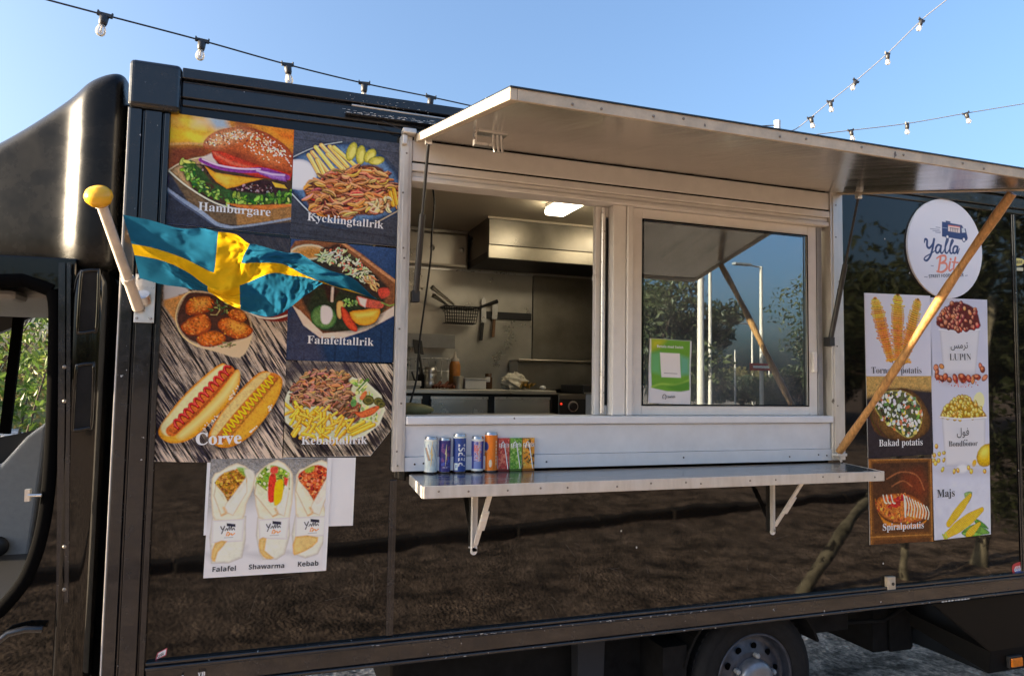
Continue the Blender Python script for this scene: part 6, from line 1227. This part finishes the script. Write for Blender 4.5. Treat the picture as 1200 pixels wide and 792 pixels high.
for i in range(14):
    for k in range(5): V.append((c.x-.05+.1*i/13, c.y-.03+.06*k/4, WZ_+.004+.04*abs(math.sin(i*.9))*(1-.3*k/4)+gq.random()*.006))
mb.add(V, [(i*5+k, i*5+k+1, (i+1)*5+k+1, (i+1)*5+k) for i in range(13) for k in range(4)]); loose('yellow_wrapper', 'creased yellow wrapper beside the crumpled bag', 'wrapper', mb, mat('yellow_wrapper_paper', (.62,.42,.10), .5, var=.15, vs_=30), c, fix=False)
c = on_top(489, 1.5); mb = MB(); 
for i in range(4): mb.tube([(c.x+.0+.035*i, 1.5, WZ_), (c.x-.03+.045*i, 1.53, WZ_+.10+.03*(i % 2))], .006, 6)
mb.lathe([(.045, 0), (.05, .08), (.052, .085), (.046, .084), (.04, .006), (0, .006)], (c.x+.05, 1.52, WZ_), 'z', 18); loose('utensil_pot', 'dark pot of kitchen utensils at the left of the worktop', 'pot', mb, M['dark'], c)
c = on_top(519, 1.38); mb = MB()
for i in range(7): mb.tube([(c.x-.06+.02*i, 1.38+.01*(i % 3), WZ_+.010), (c.x-.03+.024*i, 1.42, WZ_+.020+.02*(i % 2))], .010, 7)
loose('red_skewers', 'small heap of reddish brown sticks on the worktop', 'sticks', mb, mat('red_brown_sticks', (.22,.07,.035), .6, var=.3), c)
cbl = MB(); P = [at(*p, -.30) for p in ((507, 218), (509, 240), (506, 275), (505, 300), (500, 340), (493, 390), (490, 420), (488, 445), (479, 478), (474, 500))]; cbl.tube(smooth([tuple(p) for p in P], 5, False).tolist(), .0045, 6)
loose('hanging_cable', 'thin black cable hanging down inside the left of the hatch', 'cable', cbl, M['dark'], P[-1])
c = at(481, 482, -.25); mb = MB(); V = []; nr, ns = 8, 16
for i in range(nr):
    for k in range(ns): ph, th = math.pi*i/(nr-1), 2*math.pi*k/ns; s_ = 1+.2*(gq.random()-.5); V.append((c.x+.10*s_*math.sin(ph)*math.cos(th), .25+.06*s_*math.sin(ph)*math.sin(th), 1.605+.028*s_*math.cos(ph)))
mb.add(V, [(i*ns+k, i*ns+(k+1) % ns, (i+1)*ns+(k+1) % ns, (i+1)*ns+k) for i in range(nr-1) for k in range(ns)], 0, True); loose('dish_cloth', 'folded olive dish cloth just inside the left of the hatch', 'cloth', mb, mat('olive_cloth', (.30,.27,.12), .8, var=.2, bump=.3, bs=200), c)
MB().box(.40, 1.36, .20, .50, 1.54, 1.577).build('inner_counter', M['steel'], T, bevel=.004)
# white packet and red bag on the inner ledge behind the glass
c = at(697, 470, -.6); bx = thing('takeaway_box', 'small white box standing behind the window stile', 'box', (c.x, .6, 1.45)); MB().box(c.x-.03, c.x+.04, .55, .65, 1.45, at(697, 462, -.6).z).build('box_body', M['whiteframe'], bx, bevel=.003); MB().box(c.x-.036, c.x+.046, .545, .655, at(697, 462, -.6).z+.001, at(697, 460, -.6).z).build('box_lid', M['steel'], bx)
MB().box(1.42, 3.3, .13, .62, 1.40, 1.448).build('side_counter', M['steel'], T, bevel=.004)
for (px, w, h, col, lab) in ((829, .16, .20, (.42,.05,.04), 'upright red crisps packet behind the closed window'), (866, .20, .13, (.38,.10,.05), 'low rust red packet behind the closed window')):
    c = at(px, 470, -.35); mb = MB(); V = []; n1_, n2_ = 9, 9
    for s_ in (-1, 1):
        for i in range(n1_):
            for k in range(n2_):
                u, v = i/(n1_-1)*2-1, k/(n2_-1); bl_ = (1-u**4)*(1-(2*v-1)**4); V.append((c.x+u*w/2, .35+s_*(.002+.035*bl_)+gq.normal(0, .002), 1.449+v*h))
    o_ = n1_*n2_; F = [(i*n2_+k, i*n2_+k+1, (i+1)*n2_+k+1, (i+1)*n2_+k) for i in range(n1_-1) for k in range(n2_-1)]; mb.add(V, F+[tuple(q+o_ for q in f[::-1]) for f in F], 0, True)
    pk = thing('crisps_packet', lab, 'packet', (c.x, .35, 1.449)); mb.build('packet_foil', mat('red_foil', col, .3, var=.25, vs_=14), pk, fix=False); f = MB()
    for k in range(4): f.add([(c.x-.03+.02*k, .308, 1.449+h*.25), (c.x-.022+.02*k, .308, 1.449+h*.22), (c.x+.02+.014*k, .308, 1.449+h*.62), (c.x+.012+.014*k, .308, 1.449+h*.66)], [(0, 1, 2, 3)])
    f.build('packet_print', M['whiteink'], pk, fix=False)

c = on_top(478, 1.5); loose('white_tray', 'shallow white tray at the left end of the worktop', 'tray', MB().box(c.x-.16, c.x+.06, 1.42, 1.60, WZ_, WZ_+.012).box(c.x-.165, c.x+.065, 1.415, 1.425, WZ_+.0125, WZ_+.045).box(c.x+.055, c.x+.065, 1.426, 1.6, WZ_+.0125, WZ_+.045), M['whiteframe'], c, bevel=.004)
c = on_top(497, 1.78); mb = MB(); w_ = .17
for i in range(9): mb.tube([(c.x-w_+2*w_*i/8, 1.66, WZ_), (c.x-w_+2*w_*i/8, 1.66, WZ_+.19), (c.x-w_+2*w_*i/8, 1.86, WZ_+.19)], .003, 6)
for z in (.03, .11, .19): mb.tube([(c.x-w_, 1.66, WZ_+z), (c.x+w_, 1.66, WZ_+z)], .004, 6)
loose('wire_rack', 'wire plate rack against the back wall under the grey shelf', 'rack', mb, M['alu_bright'], c)
c = on_top(497, 1.62); loose('spatula', 'black spatula standing in front of the wire rack', 'utensil', MB().tube([(c.x, 1.6, WZ_+.01), (c.x-.03, 1.66, WZ_+.22)], .008, 8).obox((c.x-.034, 1.668, WZ_+.26), (.03, 0, -.004), (0, .002, 0), (-.006, .006, .045)), M['dark'], c)
c = on_top(572, 1.62); loose('seasoning_jar', 'small dark seasoning jar behind the white tub', 'jar', MB().lathe([(.024, 0), (.026, .004), (.026, .075), (.02, .08)], c, 'z', 20).lathe([(.022, .081), (.022, .10), (0, .101)], c, 'z', 20), mat('brown_jar', (.10,.05,.025), .25), c)
c = on_top(636, 1.40); loose('egg', 'small white egg-shaped thing at the worktop edge', 'egg', MB().lathe([(0, 0), (.016, .005), (.021, .014), (.016, .024), (0, .029)], c, 'z', 18), M['white'], c)

# ------------------------------------------------------------------ shrubs beyond the truck, trees and posts across the yard (seen in the windows and in the paint)
def leaf_mesh(name, n, fn, size, m, seed, clumps=14):
    g_ = np.random.default_rng(seed); P, lf = fn(n, g_); n = len(P)
    d = g_.normal(size=(n, 3)); d /= np.linalg.norm(d, axis=1)[:, None]; e = np.cross(d, g_.normal(size=(n, 3))); e /= np.linalg.norm(e, axis=1)[:, None]
    s = (size*(.6+.8*g_.random(n)))[:, None]; k = .45*s; nn = np.cross(d, e)
    V = np.stack([P-d*s*.5, P+e*k*.5+nn*s*.08, P+d*s*.6, P-e*k*.5+nn*s*.08], 1).reshape(-1, 3)
    F = np.arange(4*n).reshape(n, 4); me = bpy.data.meshes.new(name); me.from_pydata(V.tolist(), [], F.tolist()); a = me.attributes.new('leaf', 'FLOAT', 'FACE'); a.data.foreach_set('value', np.clip(lf+.25*(g_.random(n)-.5), 0, 1).astype(np.float32)); me.materials.append(m); return me
def crown(cx, cy, cz, rx, ry, rz, clumps):
    def fn(n, g_):
        C = []; 
        while len(C) < clumps:
            v = g_.normal(size=3); v /= np.linalg.norm(v); v *= g_.random()**.45; C.append(v)
        C = np.array(C); R_ = .22+.25*g_.random(clumps); i = g_.integers(0, clumps, n); o = g_.normal(size=(n, 3)); o /= np.linalg.norm(o, axis=1)[:, None]; o *= (g_.random(n)**.4)[:, None]
        P = C[i]+o*R_[i][:, None]; tone = (g_.random(clumps))[i]; return P*np.array([rx, ry, rz])+np.array([cx, cy, cz]), tone
    return fn
LG = leafy('sunny_shrub_leaves', (.05,.11,.012), (.20,.26,.05)); LD = leafy('dark_tree_leaves', (.03,.045,.016), (.11,.13,.05)); LY = leafy('dry_shrub_leaves', (.09,.085,.025), (.22,.17,.06)); BK = mat('bark', (.10,.075,.055), .9, var=.3, vs_=8, bump=.5, bs=14); BP = mat('pale_bark', (.30,.28,.20), .85, var=.6, vs_=11, bump=.6, bs=14, spots=((.03,.028,.022), 9, .58))
def shrub(label, x, y, r, h, seed, m=LG, n=3600, size=.10):
    root = thing('shrub', label, 'shrub', (x, y, 0), 'shrubs beyond the truck'); me = leaf_mesh('foliage', n, crown(x, y, h*.52, r, r*.9, h*.52, 26), size, m, seed); put('foliage', me, root)
    mb = MB(); gq_ = random.Random(seed)
    for _ in range(6): a = gq_.uniform(0, 6.28); mb.tube([(x, y, -.05), (x+math.cos(a)*r*.25, y+math.sin(a)*r*.25, h*.35), (x+math.cos(a)*r*.6, y+math.sin(a)*r*.6, h*.75)], [.03, .02, .008], 6)
    mb.build('stem', BK, root)
shrub('bright green leafy shrub seen through the cab window', -2.6, 6.2, 1.5, 2.3, 1); shrub('tall yellowish shrub behind the cab, at the window top', -4.4, 9.5, 2.2, 3.6, 2, LY, 4200, .12)
shrub('dense green shrub at the far left, beyond the cab', -5.6, 7.2, 1.7, 2.6, 3); shrub('low light green shrub beyond the cab window sill', -3.6, 5.0, 1.0, 1.5, 4); shrub('broad dark green shrub behind the cab window divider', -6.8, 10.5, 2.4, 3.3, 5)
hill = MB(); N_ = 40
hill.add([(x_, 26+6*math.sin(x_*.05), -.05 if j_ == 0 else (0 if j_ == 2 else 3.0+1.0*math.sin(x_*.09))) if j_ < 2 else (x_, 70, 3.6) for j_ in range(3) for x_ in np.linspace(-90, 20, N_)], [(j_*N_+i, j_*N_+i+1, (j_+1)*N_+i+1, (j_+1)*N_+i) for j_ in range(2) for i in range(N_-1)], 0, True)
tag(hill.build('grassy_bank', mat('dry_grass_bank', (.20,.19,.07), .95, var=.4, vs_=2, bump=.6, bs=9), fix=False), kind='structure')

def refl(px, dist): return at(px, 446).x*(DIST+dist)/DIST           # where a thing seen mirrored at that pixel column stands, dist metres out from the side wall
def tree(label, x, y, h, rx, seed, m=LD, n=5200, size=.30, trunk=.16, low=.25):
    root = thing('tree', label, 'tree', (x, y, 0), 'trees across the yard'); gq_ = random.Random(seed); cz = h*(low+1)/2; rz = h*(1-low)/2
    put('crown', leaf_mesh('crown', n, crown(x, y, cz, rx, rx*.9, rz, 30), size, m, seed), root)
    mb = MB().tube([(x, y, -.1), (x+gq_.uniform(-.2, .2), y, h*.3), (x+gq_.uniform(-.4, .4), y, h*.62), (x, y, h*.9)], [trunk, trunk*.75, trunk*.45, trunk*.1], 10)
    for _ in range(9):
        a = gq_.uniform(0, 6.28); z = h*gq_.uniform(.25, .6); mb.tube([(x, y, z), (x+math.cos(a)*rx*.4, y+math.sin(a)*rx*.4, z+h*.12), (x+math.cos(a)*rx*.8, y+math.sin(a)*rx*.8, z+h*.2)], [trunk*.4, trunk*.25, trunk*.06], 7)
    mb.build('trunk', BK, root)
spec = [(772, 15, 292, 2.4, LD), (800, 24, 370, 2.0, LD), (835, 30, 420, 3.4, LD), (868, 33, 428, 3.4, LY), (905, 30, 432, 3.4, LD), (935, 26, 420, 2.2, LD), (985, 22, 345, 1.5, LD), (1015, 19, 286, 3.0, LD), (1050, 24, 296, 3.4, LD), (1085, 20, 305, 2.8, LD), (1120, 25, 300, 3.6, LD), (1160, 21, 325, 2.8, LD), (1200, 24, 318, 3.6, LD), (700, 18, 300, 3.0, LD), (600, 24, 330, 3.6, LD), (480, 22, 340, 3.6, LD), (360, 26, 330, 4.2, LD), (200, 24, 300, 4.4, LD), (60, 24, 300, 4.4, LD)]
spec = [(px, d_, (CAM_Z+(at(px, py).z-CAM_Z)*(DIST+d_)/DIST)*.86, rx, m_) for px, d_, py, rx, m_ in spec]
words = ['slender dark tree nearest the white posts', 'rounded dark tree left of the pale shrubby one', 'low wide tree in the middle of the far row', 'dry yellowish tree in the far row', 'lowest dark tree of the row, by the lamp posts', 'small round tree right of the lamp posts', 'mid sized tree mirrored beside the hatch jamb', 'near dark tree mirrored left of the round logo', 'tall tree mirrored at the round logo', 'narrow tree mirrored right of the round logo', 'broad tall tree mirrored at the long menu sheet', 'small tree mirrored at the right picture edge', 'tallest broad tree at the right end of the row', 'dark tree opposite the open hatch', 'broad tree opposite the drinks cans', 'broad tree opposite the hatch jamb', 'broad tree opposite the menu posters', 'large tree opposite the box corner', 'large tree opposite the cab']
for k, ((px, dist, h, rx, m_), w_) in enumerate(zip(spec, words)): tree(w_, refl(px, dist), -dist, h, rx, 100+k, m_, n=7500, size=.19)
# bare pale trunk standing close by, mirrored in the lower panel
def refl3(px, py, dist): p = at(px, py); k = (DIST+dist)/DIST; return Vector((p.x*k, -dist, CAM_Z+(p.z-CAM_Z)*k))
shrub_ = thing('shrub', 'dark low shrub near the truck, mirrored at the lower right edge', 'shrub', refl3(1190, 690, 3.2), 'trees across the yard'); c_ = refl3(1190, 690, 3.2)
put('foliage', leaf_mesh('foliage', 4200, crown(c_.x+.5, c_.y, .75, 1.3, .8, .8, 24), .08, LD, 78), shrub_); MB().tube([(c_.x+.5, c_.y, -.05), (c_.x+.5, c_.y, .8)], [.04, .02], 8).build('stem', BK, shrub_)
nt_ = thing('tree', 'leaning pale-barked tree near the truck, mirrored in its lower side', 'tree', refl3(935, 700, 2.1), 'trees across the yard'); mb = MB(); gq_ = random.Random(4)
for P_, r_ in (([refl3(935, 705, 2.1), refl3(958, 668, 2.15), refl3(985, 628, 2.25), refl3(1012, 590, 2.4), refl3(1060, 520, 2.8), refl3(1090, 430, 3.2), refl3(1110, 330, 3.6)], .058), ([refl3(1064, 700, 2.2), refl3(1058, 660, 2.2), refl3(1066, 600, 2.3), refl3(1085, 520, 2.6), refl3(1100, 430, 2.9)], .04), ([refl3(1150, 705, 2.4), refl3(1148, 660, 2.4), refl3(1155, 600, 2.4), refl3(1150, 480, 2.6), refl3(1165, 350, 2.8)], .075)):
    mb.tube(smooth([tuple(p) for p in P_], 3, False).tolist(), [r_*(1.15-.8*i/(3*(len(P_)-1))) for i in range(3*(len(P_)-1)+1)], 10)
mb.build('trunk', BP, nt_); c_ = refl3(1140, 380, 3.0)
put('crown', leaf_mesh('crown', 5200, crown(c_.x+.5, c_.y-.3, 3.0, 1.9, 1.5, 1.5, 24), .11, LD, 77), nt_)
def post_(name, label, cat, px, dist, h, r, arm=False, group='posts across the yard'):
    x, y = refl(px, dist), -dist; root = thing(name, label, cat, (x, y, 0), group)
    MB().tube([(x, y, -.05), (x, y, h)], [r, r*.7], 10).build('post', M['polewhite'], root)
    if arm: MB().tube([(x, y, h-.05), (x-.9, y, h+.05)], .035, 8).build('arm', M['polewhite'], root); MB().box(x-1.5, x-.6, y-.14, y+.14, h-.02, h+.09).build('lamp_head', M['grey'], root, bevel=.03)
    else: MB().lathe([(r*.8, 0), (r*.9, .04), (0, .08)], (x, y, h), 'z', 12).build('post_cap', M['grey'], root)
post_('lamp_post', 'tall lamp post with flat head, nearer one', 'lamp post', 893, 24, 7.2, .10, True, None); post_('lamp_post', 'shorter lamp post with flat head, farther one', 'lamp post', 882, 44, 6.6, .10, True, None)
post_('wooden_post', 'thick pale post across the yard, left of the pair', 'post', 822, 12, 5.9, .10); post_('wooden_post', 'thin pale post across the yard, right of the pair', 'post', 833, 13, 6.3, .055); post_('wooden_post', 'low pale post near the lamp posts', 'post', 862, 26, 3.4, .06); post_('wooden_post', 'low pale post right of the lamp posts', 'post', 902, 28, 3.2, .06)
mb = MB(); k0 = Vector((refl(893, 24), -24, 0)); rs = thing('notice_board', 'small red and white notice board on the lamp post', 'sign', k0+Vector((0, .2, 2.4))); MB().box(k0.x-.75, k0.x+.6, -23.86, -23.82, 2.42, 2.75).build('board', mat('red_board', (.5,.05,.04), .5), rs); MB().box(k0.x-.6, k0.x+.4, -23.815, -23.81, 2.54, 2.64).build('stripe', M['white'], rs)
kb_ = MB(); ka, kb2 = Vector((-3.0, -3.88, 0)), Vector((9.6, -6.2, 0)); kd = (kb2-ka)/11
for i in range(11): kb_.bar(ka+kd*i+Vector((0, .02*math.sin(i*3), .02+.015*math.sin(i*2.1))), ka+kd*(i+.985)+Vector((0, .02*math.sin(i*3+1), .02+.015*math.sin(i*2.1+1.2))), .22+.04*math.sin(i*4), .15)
tag(kb_.build('shadow_band_bars', mat('shadow_band_dark', (.05,.042,.035), .85, var=.4, vs_=9), bevel=.02), kind='structure')  # low dark bars added in place of a shadow band on the ground
